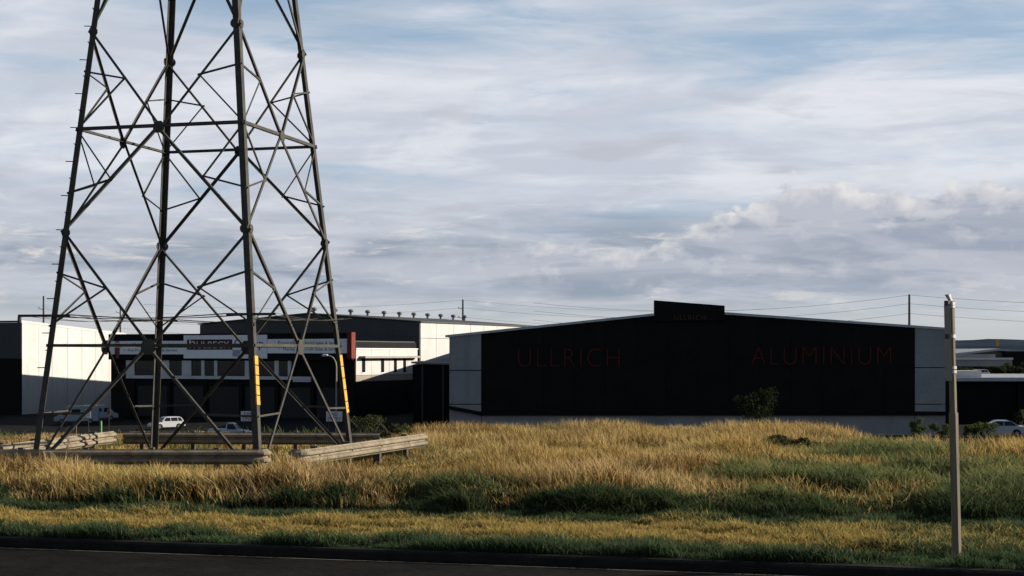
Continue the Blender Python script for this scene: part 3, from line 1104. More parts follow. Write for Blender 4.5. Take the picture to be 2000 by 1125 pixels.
    # cross arms and peak, above the picture
    for z in (zG, zH):
        for sgn in (-1, 1):
            tip = Vector((sgn * 4.6 * math.cos(rot0 + math.pi / 4), sgn * 4.6 * math.sin(rot0 + math.pi / 4), z + 0.3))
            for i in range(4):
                c = corner(i, z)
                if c.dot(Vector((tip.x, tip.y, 0))) > 0:
                    MB().tube(c, tip, 0.05, n=5).build('cross_arm', M_steel, root)
                    MB().tube(corner(i, z + 1.4) if z < zH else Vector((c.x, c.y, z)), tip, 0.04, n=5).build('cross_arm', M_steel, root)
    for i in range(4):
        MB().tube(corner(i, zH), Vector((0, 0, zH + 3.0)), 0.05, n=5).build('peak_strut', M_steel, root)
    # yellow sleeves on front and right legs; shaded flange left uncovered to stay dark
    for i, (ya, yb) in ((0, (693, 791)), (1, (692, 806))):
        dd = (corner(i, 2) + root.location).y
        za, zb_ = CZ + (HOR - yb) / F * dd - gz, CZ + (HOR - ya) / F * dd - gz
        e1 = corner((i + 1) % 4, 0) - corner(i, 0)
        e2 = corner((i + 3) % 4, 0) - corner(i, 0)
        n = 5
        for k in range(n):
            p = corner(i, za + (zb_ - za) * k / n + 0.012)
            q = corner(i, za + (zb_ - za) * (k + 1) / n - 0.012)
            o = (e1.normalized() + e2.normalized()) * -0.014
            o.z = 0
            MB().angle(p + o, q + o, 0.16 if i == 0 else 0.03, e1, e2, 0.012, a2=0.03 if i == 0 else 0.16).build('marker_sleeve', M_yellow, legs[i])
    # step bolts up the left leg
    c3 = 3
    e = (corner(c3, 0) - corner(0, 0)).normalized()
    z = 2.4
    k = 0
    while z < zF:
        c = corner(c3, z)
        dr = Vector((-1, -0.15, 0)) if k % 2 == 0 else Vector((0.15, -1, 0))
        MB().tube(c, c + dr.normalized() * 0.15, 0.011, n=5).build('step_bolt', M_steel, legs[c3])
        z += 0.38
        k += 1
    # climbing guard: arms at the legs and strands of wire between them
    zg = zc(0.8)
    arm = (corner(0, 0) - corner(3, 0)).normalized()
    arm.z = 0
    ends = {}
    for i in range(4):
        c = corner(i, zg)
        n = Vector((c.x, c.y, 0)).normalized()
        c2 = c + n * 0.05
        d = (Vector((1, 0.02, 0)) * 0.75 + n * 0.25).normalized()
        p, q = c2 - d * (0.62 if i != 3 else 0.75), c2 + d * (0.5 if i != 1 else 0.3)
        MB().angle(p, q, 0.055, (0, 0, 1), (0, 1, 0), 0.008).build('guard_arm', M_steel, root)
        ends[i] = (p, q)
    for i in range(4):
        j = (i + 1) % 4
        for t in (0.0, 0.2, 0.8, 1.0):
            p = ends[i][0].lerp(ends[i][1], t) + Vector((0, 0, 0.05))
            q = ends[j][0].lerp(ends[j][1], t) + Vector((0, 0, 0.05))
            pts = [p.lerp(q, s / 6) - Vector((0, 0, 0.10 * math.sin(math.pi * s / 6))) for s in range(7)]
            MB().path(pts, 0.006, 4).build('barbed_wire', M_steel, root)


build_tower()


# ------------------------------------------------------------------ guardrails
def guardrail(name_label, p, q, ztop, roll_out, end_flare=None, posts=4, face=1, group='guardrails boxed around the tower'):
    """W-beam from p to q (x,y); face=+1 puts the ribs on the right of p->q"""
    p, q = Vector((*p, 0)), Vector((*q, 0))
    d = (q - p).normalized()
    n = Vector((d.y, -d.x, 0)) * face
    ln = (q - p).length
    root = empty('guardrail', (p.x, p.y, 0), 0, name_label, 'guardrail', group)
    prof = [(0.0, 0.0), (0.012, 0.02), (0.075, 0.055), (0.082, 0.085), (0.075, 0.115), (0.006, 0.14), (0.0, 0.156), (0.006, 0.172), (0.075, 0.197), (0.082, 0.227), (0.075, 0.257), (0.012, 0.292), (0.0, 0.312)]
    sec = prof + [(x - 0.006, z) for x, z in reversed(prof)]
    zb = ztop - 0.312
    nseg = 3
    for k in range(nseg):
        a, b = d * (ln * k / nseg - (0.06 if k else 0)), d * (ln * (k + 1) / nseg)
        rr = []
        for c in (a, b):
            off = 0.004 if k % 2 else 0.0
            rr.append([c + n * (x + off) + Vector((0, 0, zb + z)) for x, z in sec])
        MB().rings(rr).build('rail_beam', M_rail, root)
    ends = []
    if end_flare:
        for which in end_flare:            # rounded bull-nose terminal
            c0 = d * (0 if which == 0 else ln)
            s = -1 if which == 0 else 1
            rr = []
            for t in range(7):
                a = math.pi * t / 6
                o = c0 + d * s * 0.16 * math.sin(a) - n * (0.16 * (1 - math.cos(a)))
                nn = (n * math.cos(a) + d * s * math.sin(a))
                rr.append([o + nn * x + Vector((0, 0, zb + z)) for x, z in sec])
            MB().rings(rr).build('end_terminal', M_rail, root)
    for k in range(posts):
        t = (k + 0.35) / posts
        c = d * (ln * t) - n * 0.10
        w = p + c
        g = float(terrain(w.x, w.y)) - 0.3
        b = MB()
        b.rings([[c + d * x + n * y + Vector((0, 0, z)) for x, y in ((-.05, -.08), (.05, -.08), (.05, .075), (-.05, .075))] for z in (g, ztop + 0.03)])
        b.build('post', M_railpost, root)
        for zz in (zb + 0.156,):
            o = c + n * 0.105 + Vector((0, 0, zz))
            MB().tube(o, o + n * 0.014, 0.016, n=6).build('bolt', M_steel, root)


guardrail('dark guardrail running along the near side of the tower', (-11.9, 30.45), (-5.2, 30.45), 0.78, 0, (1,), 5, 1)
guardrail('sunlit guardrail slanting away from the near right tower leg', (-4.12, 29.9), (-2.1, 35.8), 0.82, 0, (0,), 4, 1)
guardrail('dark guardrail along the far side of the tower', (-10.1, 38.6), (-3.4, 38.3), 0.70, 0, None, 5, 1)
guardrail('guardrail behind the left tower leg with sunlit inner face', (-11.55, 30.8), (-10.3, 38.4), 0.74, 0, None, 5, 1)


# ------------------------------------------------------------------ roadside post at the right
def build_post():
    c = at(1869, 1090, 19.1)
    g = float(terrain(c.x, c.y))
    root = empty('sign_post', (c.x, c.y, g), R(38), 'tall weathered roadside post with clamps and edge-on sign at the right', 'post')
    H = at(0, 588, 19.1).z - g
    lean = (at(1857, 588, 19.1).x - c.x) / H
    w = 0.040

    def sq(z, r, ox=0.0):
        x = lean * z * math.cos(R(38)) + ox
        y = -lean * z * math.sin(R(38))
        k = r * 0.55
        return [(x - k, y - r, z), (x + k, y - r, z), (x + r, y - k, z), (x + r, y + k, z), (x + k, y + r, z), (x - k, y + r, z), (x - r, y + k, z), (x - r, y - k, z)]
    MB().rings([sq(-0.3, w), sq(H * 0.5, w), sq(H, w * 0.96)]).build('post', M_wood, root)
    zs = at(0, 806, 19.1).z - g
    MB().rings([sq(-0.3, w + 0.011), sq(zs, w + 0.011)]).build('sleeve', M_wood, root)
    for y, hgt in ((593, 0.02), (599, 0.015), (657, 0.022), (718, 0.018), (726, 0.018)):
        z = at(0, y, 19.1).z - g
        MB().rings([sq(z - hgt, w + 0.008), sq(z + hgt, w + 0.008)]).build('clamp', mat('bright_clamp', (0.45, 0.43, 0.40), 0.4, 0.1, 3.0), root)
    # sign plate mounted behind, seen almost on edge
    za, zb = at(0, 744, 19.1).z - g, at(0, 594, 19.1).z - g
    b = MB()
    th = R(52)
    ux, uy = math.cos(th), math.sin(th)
    rr = []
    for z in (za, zb):
        x = lean * z * math.cos(R(38)) - w - 0.035
        y = -lean * z * math.sin(R(38))
        rr.append([(x - ux * 0.14 - uy * 0.003, y - uy * 0.14 + ux * 0.003, z), (x + ux * 0.14 - uy * 0.003, y + uy * 0.14 + ux * 0.003, z),
                   (x + ux * 0.14 + uy * 0.003, y + uy * 0.14 - ux * 0.003, z), (x - ux * 0.14 + uy * 0.003, y - uy * 0.14 - ux * 0.003, z)])
    b.rings(rr)
    b.build('sign_plate', mat('sign_back_aluminium', (0.11, 0.105, 0.095), 0.55, 0.15, 3.0), root)
    for y in (592, 657):
        z = at(0, y, 19.1).z - g
        x = lean * z * math.cos(R(38))
        yy = -lean * z * math.sin(R(38))
        MB().box(x - w - 0.06, x - w, yy - 0.03, yy + 0.03, z - 0.03, z + 0.03).build('bracket', M_railpost, root)
    x = lean * H * math.cos(R(38))
    yy = -lean * H * math.sin(R(38))
    MB().rings([[(x - 0.02, yy - 0.02, H), (x + 0.02, yy - 0.02, H), (x + 0.02, yy + 0.02, H), (x - 0.02, yy + 0.02, H)],
                [(x - 0.09, yy - 0.03, H + 0.08), (x - 0.04, yy - 0.03, H + 0.09), (x - 0.04, yy + 0.03, H + 0.09), (x - 0.09, yy + 0.03, H + 0.08)]]).build('top_bracket', M_signwhite, root)


build_post()


# ------------------------------------------------------------------ power poles and wires
def build_poles():
    spec = [(85, 578, 640, 290, 'slim dark power pole above the pale warehouse', (605,)),
            (235, 597, 655, 340, 'slim dark power pole between pale warehouse and sign boards', (612, 643)),
            (904, 585, 630, 300, 'dark power pole with short arms behind the ventilated shed', (604, 622)),
            (1776, 575, 640, 230, 'dark power pole above the right end of the black warehouse', (597, 616))]
    P = []
    for px, y0, y1, d, lab, arms in spec:
        c = at(px, y0, d)
        g = float(terrain(c.x, d))
        root = empty('power_pole', (c.x, d, g), 0, lab, 'power pole', 'timber power poles beyond the buildings')
        h = c.z - g
        MB().path([(0, 0, 0), (0, 0, h * 0.6), (0, 0, h)], [0.24, 0.2, 0.16], 8).build('pole', M_pole, root)
        hs = [h - 0.1]
        for a in arms:
            z = at(px, a, d).z - g
            s = -1 if px != 1776 else 0.001
            b = MB()
            b.tube((0, 0, z), (s * 0.9, 0, z + 0.25), 0.06, n=6)
            b.build('arm', M_pole, root)
            MB().path([(s * 0.9, 0, z + 0.25), (s * 0.9, 0, z + 0.4), (s * 0.9, 0, z + 0.5)], [0.05, 0.1, 0.06], 6).build('insulator', M_railpost, root)
            hs.append(z + 0.3)
        P.append((c.x, d, g, hs))

    def wire(a, b, sag, lab):
        a, b = Vector(a), Vector(b)
        pts = [a.lerp(b, t / 12) - Vector((0, 0, 4 * sag * (t / 12) * (1 - t / 12))) for t in range(13)]
        o = MB().path([p - a for p in pts], 0.019, 4).build('power_line', M_wire, loc=a)
        tag(o, lab, 'wire', 'power lines between the poles')
    p = P[3]
    for k, h in enumerate(p[3]):
        z = p[2] + h
        nm = ('top', 'middle', 'lowest')[k]
        wire((p[0], p[1], z), (p[0] + 62, p[1] - 18, z - 1.0), 1.4, nm + ' wire running right from the pole over the black warehouse')
        wire((p[0] - 58, p[1] + 18, z - 0.6), (p[0], p[1], z), 1.9, nm + ' wire running left from the pole over the black warehouse')
    p = P[2]
    for k, h in enumerate(p[3]):
        z = p[2] + h
        nm = ('top', 'middle', 'lowest')[k]
        wire((p[0], p[1], z), (p[0] + 62, p[1] + 10, z - 1.6), 1.2, nm + ' wire running right from the pole behind the ventilated shed')
        wire((p[0] - 62, p[1] - 10, z - 1.2), (p[0], p[1], z), 1.2, nm + ' wire running left from the pole behind the ventilated shed')
    a, b = P[0], P[1]
    wire((a[0], a[1], a[2] + a[3][1]), (b[0], b[1], b[2] + b[3][1]), 1.2, 'wire sagging between the two poles at the left')
    wire((b[0], b[1], b[2] + b[3][2]), (b[0] + 46, b[1] - 20, b[2] + b[3][2] - 1.5), 1.0, 'wire running right from the pole beside the sign boards')


build_poles()


# ------------------------------------------------------------------ small street furniture of the estate
def build_furniture():
    # curved street lamp
    d = 150.0
    c = at(657, 770, d)
    g = float(terrain(c.x, d))
    root = empty('street_lamp', (c.x, d, g), 0, 'slim curved street lamp in front of the showroom', 'street lamp')
    h = at(0, 694, d).z - g
    pts = [(0, 0, 0), (0, 0, h - 1.2)]
    for t in range(1, 7):
        a = R(90) * t / 6
        pts.append((-0.55 + 0.55 * math.cos(a) - 0.25 * (t / 6) ** 2, 0, h - 1.2 + 1.15 * math.sin(a)))
    MB().path(pts, [0.10] + [0.07] * (len(pts) - 1), 8).build('pole', mat('lamp_pole_zinc', (0.24, 0.22, 0.19), 0.5, 0.1, 2.0), root)
    e = pts[-1]
    MB().path([(e[0], 0, e[2]), (e[0] - 0.15, 0, e[2] + 0.06), (e[0] - 0.55, 0, e[2] + 0.05), (e[0] - 0.7, 0, e[2])], [0.05, 0.13, 0.13, 0.03], 8).build('lamp_head', M_signwhite, root)
    # EXIT ONLY and NO ENTRY boards
    for (x0, x1, y0, y1, lines, lab) in ((470.5, 500, 803, 822.5, ('EXIT', 'ONLY'), 'grey exit only board on posts left of the front tower leg'),
                                         (637, 668.5, 803.5, 823, ('NO', 'ENTRY'), 'grey no entry board on posts beside the right tower leg')):
        d = 120.0
        a, b_ = at(x0, y0, d), at(x1, y1, d)
        g = float(terrain((a.x + b_.x) / 2, d))
        root = empty('notice_board', ((a.x + b_.x) / 2, d, g), 0, lab, 'sign', 'exit and entry boards')
        w = (b_.x - a.x) / 2
        zt, zb = a.z - g, b_.z - g
        MB().box(-w, w, 0, 0.03, zb, zt).build('board', M_signwhite, root)
        for s in (-1, 1):
            MB().tube((s * w * 0.7, 0.07, 0), (s * w * 0.7, 0.07, zt), 0.03).build('post', M_railpost, root)
        hh = (zt - zb) * 0.36
        text('lettering', lines[0], hh, M_blackp, root, (0.08 * w, -0.006, zt - 0.09 - hh), width=w * (1.35 if len(lines[0]) > 2 else 0.7), align='CENTER', depth=0.003)
        text('lettering', lines[1], hh, M_blackp, root, (0.02 * w, -0.006, zb + 0.06), width=w * 1.65, align='CENTER', depth=0.003)
    # small post sign, green bollard, marker post (left)
    d = 150.0
    a = at(172.5, 799, d)
    g = float(terrain(a.x, d))
    root = empty('parking_sign', (a.x, d, g), 0, 'small white sign on thin post at the left by the parked vans', 'sign')
    zt = a.z - g
    MB().box(-0.24, 0.24, 0, 0.02, zt - 0.88, zt).build('plate', mat('sign_plate_bright', (0.7, 0.68, 0.68), 0.6, 0.05, 2.0), root)
    for i in range(3):
        MB().box(-0.14, 0.14, -0.006, -0.002, zt - 0.3 - 0.2 * i, zt - 0.24 - 0.2 * i).build('print_line', M_red if i == 0 else M_blackp, root)
    MB().tube((0, 0.05, 0), (0, 0.05, zt), 0.03).build('post', M_railpost, root)
    a = at(212.5, 798, d)
    g = float(terrain(a.x, d))
    root = empty('warning_sign', (a.x, d, g), 0, 'small dull orange sign on post right of the white sign', 'sign')
    zt = a.z - g
    MB().box(-0.16, 0.16, 0, 0.02, zt - 0.62, zt).build('plate', mat('dull_orange_plate', (0.22, 0.13, 0.07), 0.7, 0.2, 3.0), root)
    for i in range(2):
        MB().box(-0.1, 0.1, -0.006, -0.002, zt - 0.28 - 0.2 * i, zt - 0.18 - 0.2 * i).build('print_line', M_red if i == 0 else M_blackp, root)
    MB().tube((0, 0.05, 0), (0, 0.05, zt), 0.03).build('post', M_railpost, root)
    d = 156.0
    a = at(197, 822, d)
    g = float(terrain(a.x, d))
    root = empty('green_bollard', (a.x, d, g), 0, 'pale green bollard with wide foot at the left car park edge', 'bollard')
    zt = a.z - g
    MB().path([(0, 0, 0), (0, 0, 0.18), (0, 0, 0.3)], [0.34, 0.30, 0.14], 10).build('foot', M_greenbollard, root)
    MB().path([(0, 0, 0.25), (0, 0, zt - 0.05), (0, 0, zt)], [0.13, 0.12, 0.07], 10).build('shaft', M_greenbollard, root)
    d = 52.0
    a = at(149, 827, d)
    g = float(terrain(a.x, d))
    root = empty('marker_post', (a.x, d, g), 0, 'thin marker post with pale tip in the grass at the left', 'post')
    zt = a.z - g
    MB().tube((0, 0, -0.1), (0, 0, zt - 0.06), 0.018, n=6).build('post', M_wood, root)
    MB().path([(0, 0, zt - 0.07), (0, 0, zt - 0.02), (0, 0, zt)], [0.035, 0.035, 0.01], 8).build('tip', M_signwhite, root)


build_furniture()


# ------------------------------------------------------------------ vehicles
def wheel(root, x, y, r):
    w = empty('wheel', (x, y, r))
    w.parent = root
    s = 1 if y > 0 else -1
    MB().path([(0, -0.10, 0), (0, -0.09, 0), (0, 0.09, 0), (0, 0.10, 0)], [r * 0.9, r, r, r * 0.9], 16).build('tyre', M_tyre, w)
    MB().path([(0, s * 0.09, 0), (0, s * 0.115, 0)], [r * 0.62, r * 0.55], 10).build('rim', M_rim, w)


def car(name, label, cat, loc, rz, paint, kind='sedan', L=4.5, W=1.72, lamps=True):
    """passenger car, nose towards -x"""
    root = empty(name, loc, rz, label, cat)
    k = L / 4.5
    fw, rw, wr = -1.38 * k, 1.36 * k, 0.31

    def arch(cx):
        return [(cx + 0.39 * math.cos(a), 0.30 + 0.37 * math.sin(a)) for a in (R(180) * t / 8 for t in range(9))]
    tail = {'sedan': [(1.35 * k, .93), (2.05 * k, .92), (2.2 * k, .84), (2.24 * k, .6), (2.2 * k, .36)],
            'wagon': [(1.9 * k, .95), (2.16 * k, .93), (2.22 * k, .7), (2.2 * k, .36)],
            'ute': [(0.3 * k, .98), (2.1 * k, .98), (2.24 * k, .96), (2.24 * k, .5), (2.2 * k, .4)]}[kind]
    prof = [(-2.18 * k, .34), (-2.25 * k, .52), (-2.18 * k, .68), (-1.9 * k, .77), (-1.05 * k, .9)] + tail
    prof += [(rw + 0.41, .3)] + arch(rw) + [(rw - 0.41, .24), (fw + 0.41, .24)] + arch(fw) + [(fw - 0.41, .3)]
    cxm, czm = 0, 0.6

    def ring(y, s):
        return [(cxm + (x - cxm) * (1 - (1 - s) * 0.4), y, czm + (z - czm) * s) for x, z in prof]
    h = W / 2
    MB().rings([ring(-h, 0.93), ring(-h + 0.07, 1), ring(h - 0.07, 1), ring(h, 0.93)]).build('body', paint, root)
    green = {'sedan': [(-1.08 * k, .885), (-.38 * k, 1.33), (-.1 * k, 1.40), (.7 * k, 1.39), (1.0 * k, 1.31), (1.62 * k, .915)],
             'wagon': [(-1.12 * k, .885), (-.45 * k, 1.38), (-.1 * k, 1.46), (1.5 * k, 1.45), (1.75 * k, 1.38), (2.08 * k, .92)],
             'ute': [(-1.08 * k, .885), (-.5 * k, 1.5), (-.3 * k, 1.58), (.2 * k, 1.58), (.3 * k, 1.52), (.36 * k, .95)]}[kind]

    def hw(z):
        return (h - 0.06) - (z - 0.9) * 0.33
    MB().rings([[(x, -hw(z), z) for x, z in green], [(x, hw(z), z) for x, z in green]]).build('cabin', paint, root)
    # side glass
    zmin, zmax = 0.95, green[2][1] - 0.09

    def xe(z, i0, i1):
        (xa, za), (xb, zb) = green[i0], green[i1]
        return xa + (xb - xa) * (z - za) / (zb - za)
    fa, fb = xe(zmin, 0, 1) + 0.12, xe(zmax, 0, 1) + 0.12
    ra, rb = xe(zmin, 5, 4) - 0.14, xe(min(zmax, green[4][1]), 5, 4) - 0.10
    cuts = {'sedan': (0.3 * k,), 'wagon': (0.25 * k, 1.25 * k), 'ute': ()}[kind]
    lo = [fa] + [c for c in cuts for _ in (0, 1)] + [ra]
    hi = [fb] + [c for c in cuts for _ in (0, 1)] + [rb]
    for s in (-1, 1):
        for j in range(0, len(lo), 2):
            a0, a1 = lo[j] + (0.035 if j else 0), lo[j + 1] - (0.035 if j + 2 < len(lo) else 0)
            b0, b1 = hi[j] + (0.035 if j else 0), hi[j + 1] - (0.035 if j + 2 < len(hi) else 0)
            q = [(a0, zmin), (a1, zmin), (b1, zmax), (b0, zmax)]
            MB().rings([[(x, s * (hw(z) - 0.01), z) for x, z in q], [(x, s * (hw(z) + 0.008), z) for x, z in q]]).build('side_window', M_dkglass, root)
        mir = MB().path([(fa + 0.1, s * (h - 0.02), 1.0), (fa + 0.08, s * (h + 0.06), 1.02), (fa + 0.1, s * (h + 0.16), 1.02)], [0.04, 0.08, 0.05], 6)
        mir.build('mirror', paint, root)
    for (i0, i1, nm) in ((0, 1, 'windscreen'), (5, 4, 'rear_window')):
        (xa, za), (xb, zb) = green[i0], green[i1]
        d = -0.012 if i0 == 0 else 0.012
        pts = []
        for t in (0.1, 0.92):
            x, z = xa + (xb - xa) * t, za + (zb - za) * t
            pts.append((x, z))
        w0, w1 = hw(pts[0][1]) - 0.09, hw(pts[1][1]) - 0.09
        quad = [(pts[0][0], -w0, pts[0][1]), (pts[0][0], w0, pts[0][1]), (pts[1][0], w1, pts[1][1]), (pts[1][0], -w1, pts[1][1])]
        MB().rings([[(x - d * 0.5, y, z) for x, y, z in quad], [(x + d, y, z + 0.006) for x, y, z in quad]]).build(nm, M_dkglass, root)
    for s in (-1, 1):
        MB().box(-2.235 * k, -2.1 * k, s * (h - 0.3) - 0.18, s * (h - 0.3) + 0.18, .58, .69).build('headlight', M_headlight, root)
        MB().box(2.12 * k, 2.245 * k, s * (h - 0.22) - 0.17, s * (h - 0.22) + 0.20, .70, .86).build('tail_light', M_taillight, root)
        for x in (fw, rw):
            wheel(root, x, s * (h - 0.12), wr)
        if kind != 'ute':
            MB().box(0.05 * k, 0.2 * k, s * h - 0.005, s * h + 0.012, 0.80, 0.825).build('door_handle', M_rim, root)
    MB().box(-2.29 * k, -2.16 * k, -h + 0.12, h - 0.12, .36, .50).build('bumper', paint, root)
    MB().box(2.18 * k, 2.29 * k, -h + 0.12, h - 0.12, .38, .56).build('bumper', paint, root)
    return root


def build_vehicles():
    def put(px, d):
        x = (px - 1000) / F * d
        return (x, d, float(terrain(x, d)) + 0.05)
    car('parked_sedan', 'silver sedan parked in front of the flat roofed shed at the right', 'car', put(1950, 127), R(-6), M_carsilver, 'sedan')
    car('parked_wagon', 'small bright white station wagon parked below the sign boards', 'car', put(325, 176), R(38), M_carwhite, 'wagon', 4.1)
    car('parked_utility', 'grey-white utility truck parked beside the exit only board', 'truck', put(450, 152), R(180), M_carsilver, 'ute', 4.4)
    car('far_hatchback', 'pale distant car under the trees behind the flat roof', 'car', (at(1908, 0, 262).x, 262, -1.55), R(10), M_carsilver, 'wagon', 4.2)
    # raised ground the far car stands on
    # parked vans in the shade at the left
    for i, (px, d, rz, lab, ln) in enumerate(((150, 196, R(12), 'pale blue grey van parked in shade below the pale warehouse', 5.6),
                                              (196, 206, R(200), 'second pale van in shade nearer the sign boards', 4.6))):
        loc = put(px, d)
        g = empty('parked_van', loc, rz, lab, 'van', 'vans parked at the pale warehouse')
        h = 2.35 if i == 0 else 2.1
        W = 0.95
        prof = [(-ln / 2, .4), (-ln / 2 - .05, .9), (-ln / 2 + .55, 1.15), (-ln / 2 + 1.15, h - 0.25), (-ln / 2 + 1.6, h), (ln / 2 - .1, h), (ln / 2, h - .2), (ln / 2, .4)]
        MB().rings([[(x, -W, z) for x, z in prof], [(x * 0.99, -W * 0.96, z * 1.005) for x, z in prof], [(x * 0.99, W * 0.96, z * 1.005) for x, z in prof], [(x, W, z) for x, z in prof]]).build('body', M_vanblue, g)
        for s in (-1, 1):
            MB().box(-ln / 2 + 1.1, -ln / 2 + 1.9, s * W - 0.01, s * W + 0.012, 1.2, h - .35).build('side_window', M_dkglass, g)
            MB().box(-ln / 2 + 2.2, -ln / 2 + 3.3, s * W - 0.01, s * W + 0.012, 1.25, h - .4).build('side_window', M_dkglass, g)
            for x in (-ln / 2 + 0.95, ln / 2 - 1.0):
                wheel(g, x, s * (W - 0.08), 0.34)
        MB().box(-ln / 2 - 0.1, -ln / 2 + 0.05, -W + .1, W - .1, .4, .62).build('bumper', M_railpost, g)


build_vehicles()


# ------------------------------------------------------------------ planting
def leaves(name, centres, radii, n, size, c0, c1, parent=None, m=None, flat=0.0, seed=1):
    """many small leaf quads spread through a set of ellipsoids"""
    g = np.random.default_rng(seed)
    cs = np.array(centres, float)
    rs = np.array(radii, float)
    k = g.integers(0, len(cs), n)
    v = g.normal(size=(n, 3))
    v /= np.linalg.norm(v, axis=1)[:, None]
    r = g.random(n) ** 0.45
    pos = cs[k] + v * rs[k] * r[:, None]
    a = g.normal(size=(n, 3))
    a[:, 2] *= 1 - flat
    a /= np.linalg.norm(a, axis=1)[:, None]
    b = g.normal(size=(n, 3))
    b -= (b * a).sum(1)[:, None] * a
    b /= np.linalg.norm(b, axis=1)[:, None]
    s = size * g.uniform(0.6, 1.4, n)[:, None]
    q = np.stack([pos - a * s, pos + b * s * 0.45, pos + a * s, pos - b * s * 0.45], 1).reshape(-1, 3)
    t = g.random(n)[:, None] * 0.7 + g.random(len(cs))[k][:, None] * 0.3
    col = np.array(c0) * (1 - t) + np.array(c1) * t
    o = np_mesh(name, q, np.arange(n * 4), 4, m or M_leaf, np.repeat(col, 4, 0))
    if parent is not None:
        o.parent = parent
    return o


def build_trees():
    # small tree before the black warehouse
    d = 100.0
    c = at(1478, 790, d)
    g = float(terrain(c.x, d))
    root = empty('small_tree', (c.x, d, g), 0, 'small leafy tree against the black warehouse wall', 'tree')
    zc = c.z - g
    b = MB()
    b.path([(0, 0, -0.1), (0.1, 0, zc * 0.35), (0.0, 0.05, zc * 0.7), (0.2, 0, zc)], [0.14, 0.11, 0.08, 0.04], 7)
    for k in range(7):
        a = k * 2.4
        b.path([(0.05, 0, zc * (0.35 + 0.07 * k)), (0.6 * math.cos(a), 0.6 * math.sin(a), zc * (0.55 + 0.07 * k)), (1.0 * math.cos(a), 1.0 * math.sin(a), zc * (0.68 + 0.08 * k))], [0.05, 0.035, 0.015], 5)
    b.build('trunk', M_bark, root)
    cs = [(-1.25, 0, 0.2), (-0.9, 0, -0.1), (-0.3, 0.3, 0.35), (0.5, -0.2, 0.7), (0.9, 0.1, 0.2), (0.7, 0.2, -0.5), (0.1, -0.3, -0.4), (0.3, 0, -1.0), (-0.5, 0.1, -0.8), (1.0, 0, 0.75)]
    leaves('crown', [(x, y, z + zc) for x, y, z in cs], [(0.55, 0.55, 0.5)] * len(cs), 1500, 0.075, (0.006, 0.010, 0.005), (0.03, 0.045, 0.016), root, seed=3)
    # shrubs and weeds: px, py(base), d, width m, height m
    specs = [(1898, 850, 112, 1.5, 1.15, 'round green shrub right of the roadside post', 'shrub'),
             (1922, 853, 108, 1.8, 1.1, 'low dark shrub in front of the silver sedan bonnet', 'shrub'),
             (1994, 826, 140, 1.0, 1.3, 'pale shrub behind the boot of the silver sedan', 'shrub'),
             (1796, 848, 60, 0.7, 0.7, 'small green plant below the grey end panel', 'plant'),
             (1834, 852, 58, 0.9, 0.65, 'small green plant just left of the roadside post', 'plant'),
             (720, 852, 45.5, 1.7, 0.75, 'dark bush behind the far end of the sunlit guardrail', 'bush'),
             (770, 850, 45, 1.3, 0.65, 'low weedy bush at the grass crest beside the sunlit guardrail', 'bush'),
             (1648, 832, 46, 0.5, 0.3, 'tuft of dark weeds on the crest below the black ledge', 'plant'),
             (1545, 875, 38.5, 1.3, 0.35, 'dark scrubby weed patch in the middle of the golden grass', 'bush')]
    for i, (px, py, d, w, h, lab, cat) in enumerate(specs):
        x = (px - 1000) / F * d
        g = float(terrain(x, d))
        base = at(px, py, d).z
        hh = max(h, base + h - g) if d > 50 else h + 0.15
        root = empty('shrub', (x, d, g), 0, lab, cat)
        b = MB()
        for k in range(6):
            a = k * 1.05 + i
            b.path([(0, 0, -0.05), (0.2 * w * math.cos(a), 0.2 * w * math.sin(a), hh * 0.5), (0.35 * w * math.cos(a), 0.35 * w * math.sin(a), hh * 0.8)], [0.025, 0.018, 0.008], 5)
        b.build('stem', M_bark, root)
        rr = random.Random(i)
        cs = [(rr.uniform(-.4, .4) * w, rr.uniform(-.3, .3) * w, hh - h * rr.uniform(0.2, 0.95)) for _ in range(9)]
        dark = cat == 'bush'
        leaves('foliage', cs, [(0.2 * w, 0.2 * w, 0.2 * h)] * 9, 900, 0.05 if d < 70 else 0.09, (0.025, 0.032, 0.014) if dark else (0.03, 0.045, 0.018), (0.07, 0.075, 0.03) if dark else (0.10, 0.12, 0.045), root, seed=20 + i)
    # far trees behind the flat roof
    for i, (px, py, d, w, h, lab) in enumerate(((1885, 726, 270, 4, 1.6, 'low dark tree left of the distant car'), (1938, 725, 268, 5, 2.0, 'dark green tree between the distant car and the dark bay'),
                                                (1978, 720, 272, 6, 2.6, 'tall dark tree in front of the far dark bay'))):
        x = (px - 1000) / F * d
        g = float(terrain(x, d))
        z = at(px, py, d).z - g
        root = empty('far_tree', (x, d, g), 0, lab, 'tree', 'far trees behind the flat roof')
        MB().path([(0, 0, -0.2), (0.1, 0, z * 0.5), (0, 0, z)], [0.25, 0.2, 0.08], 6).build('trunk', M_bark, root)
        rr = random.Random(i + 50)
        cs = [(rr.uniform(-.4, .4) * w, rr.uniform(-.3, .3) * w, z + rr.uniform(-.45, .3) * h) for _ in range(12)]
        leaves('crown', cs, [(0.18 * w, 0.18 * w, 0.2 * h)] * 12, 1500, 0.22, (0.012, 0.018, 0.01), (0.05, 0.065, 0.025), root, seed=60 + i)


build_trees()


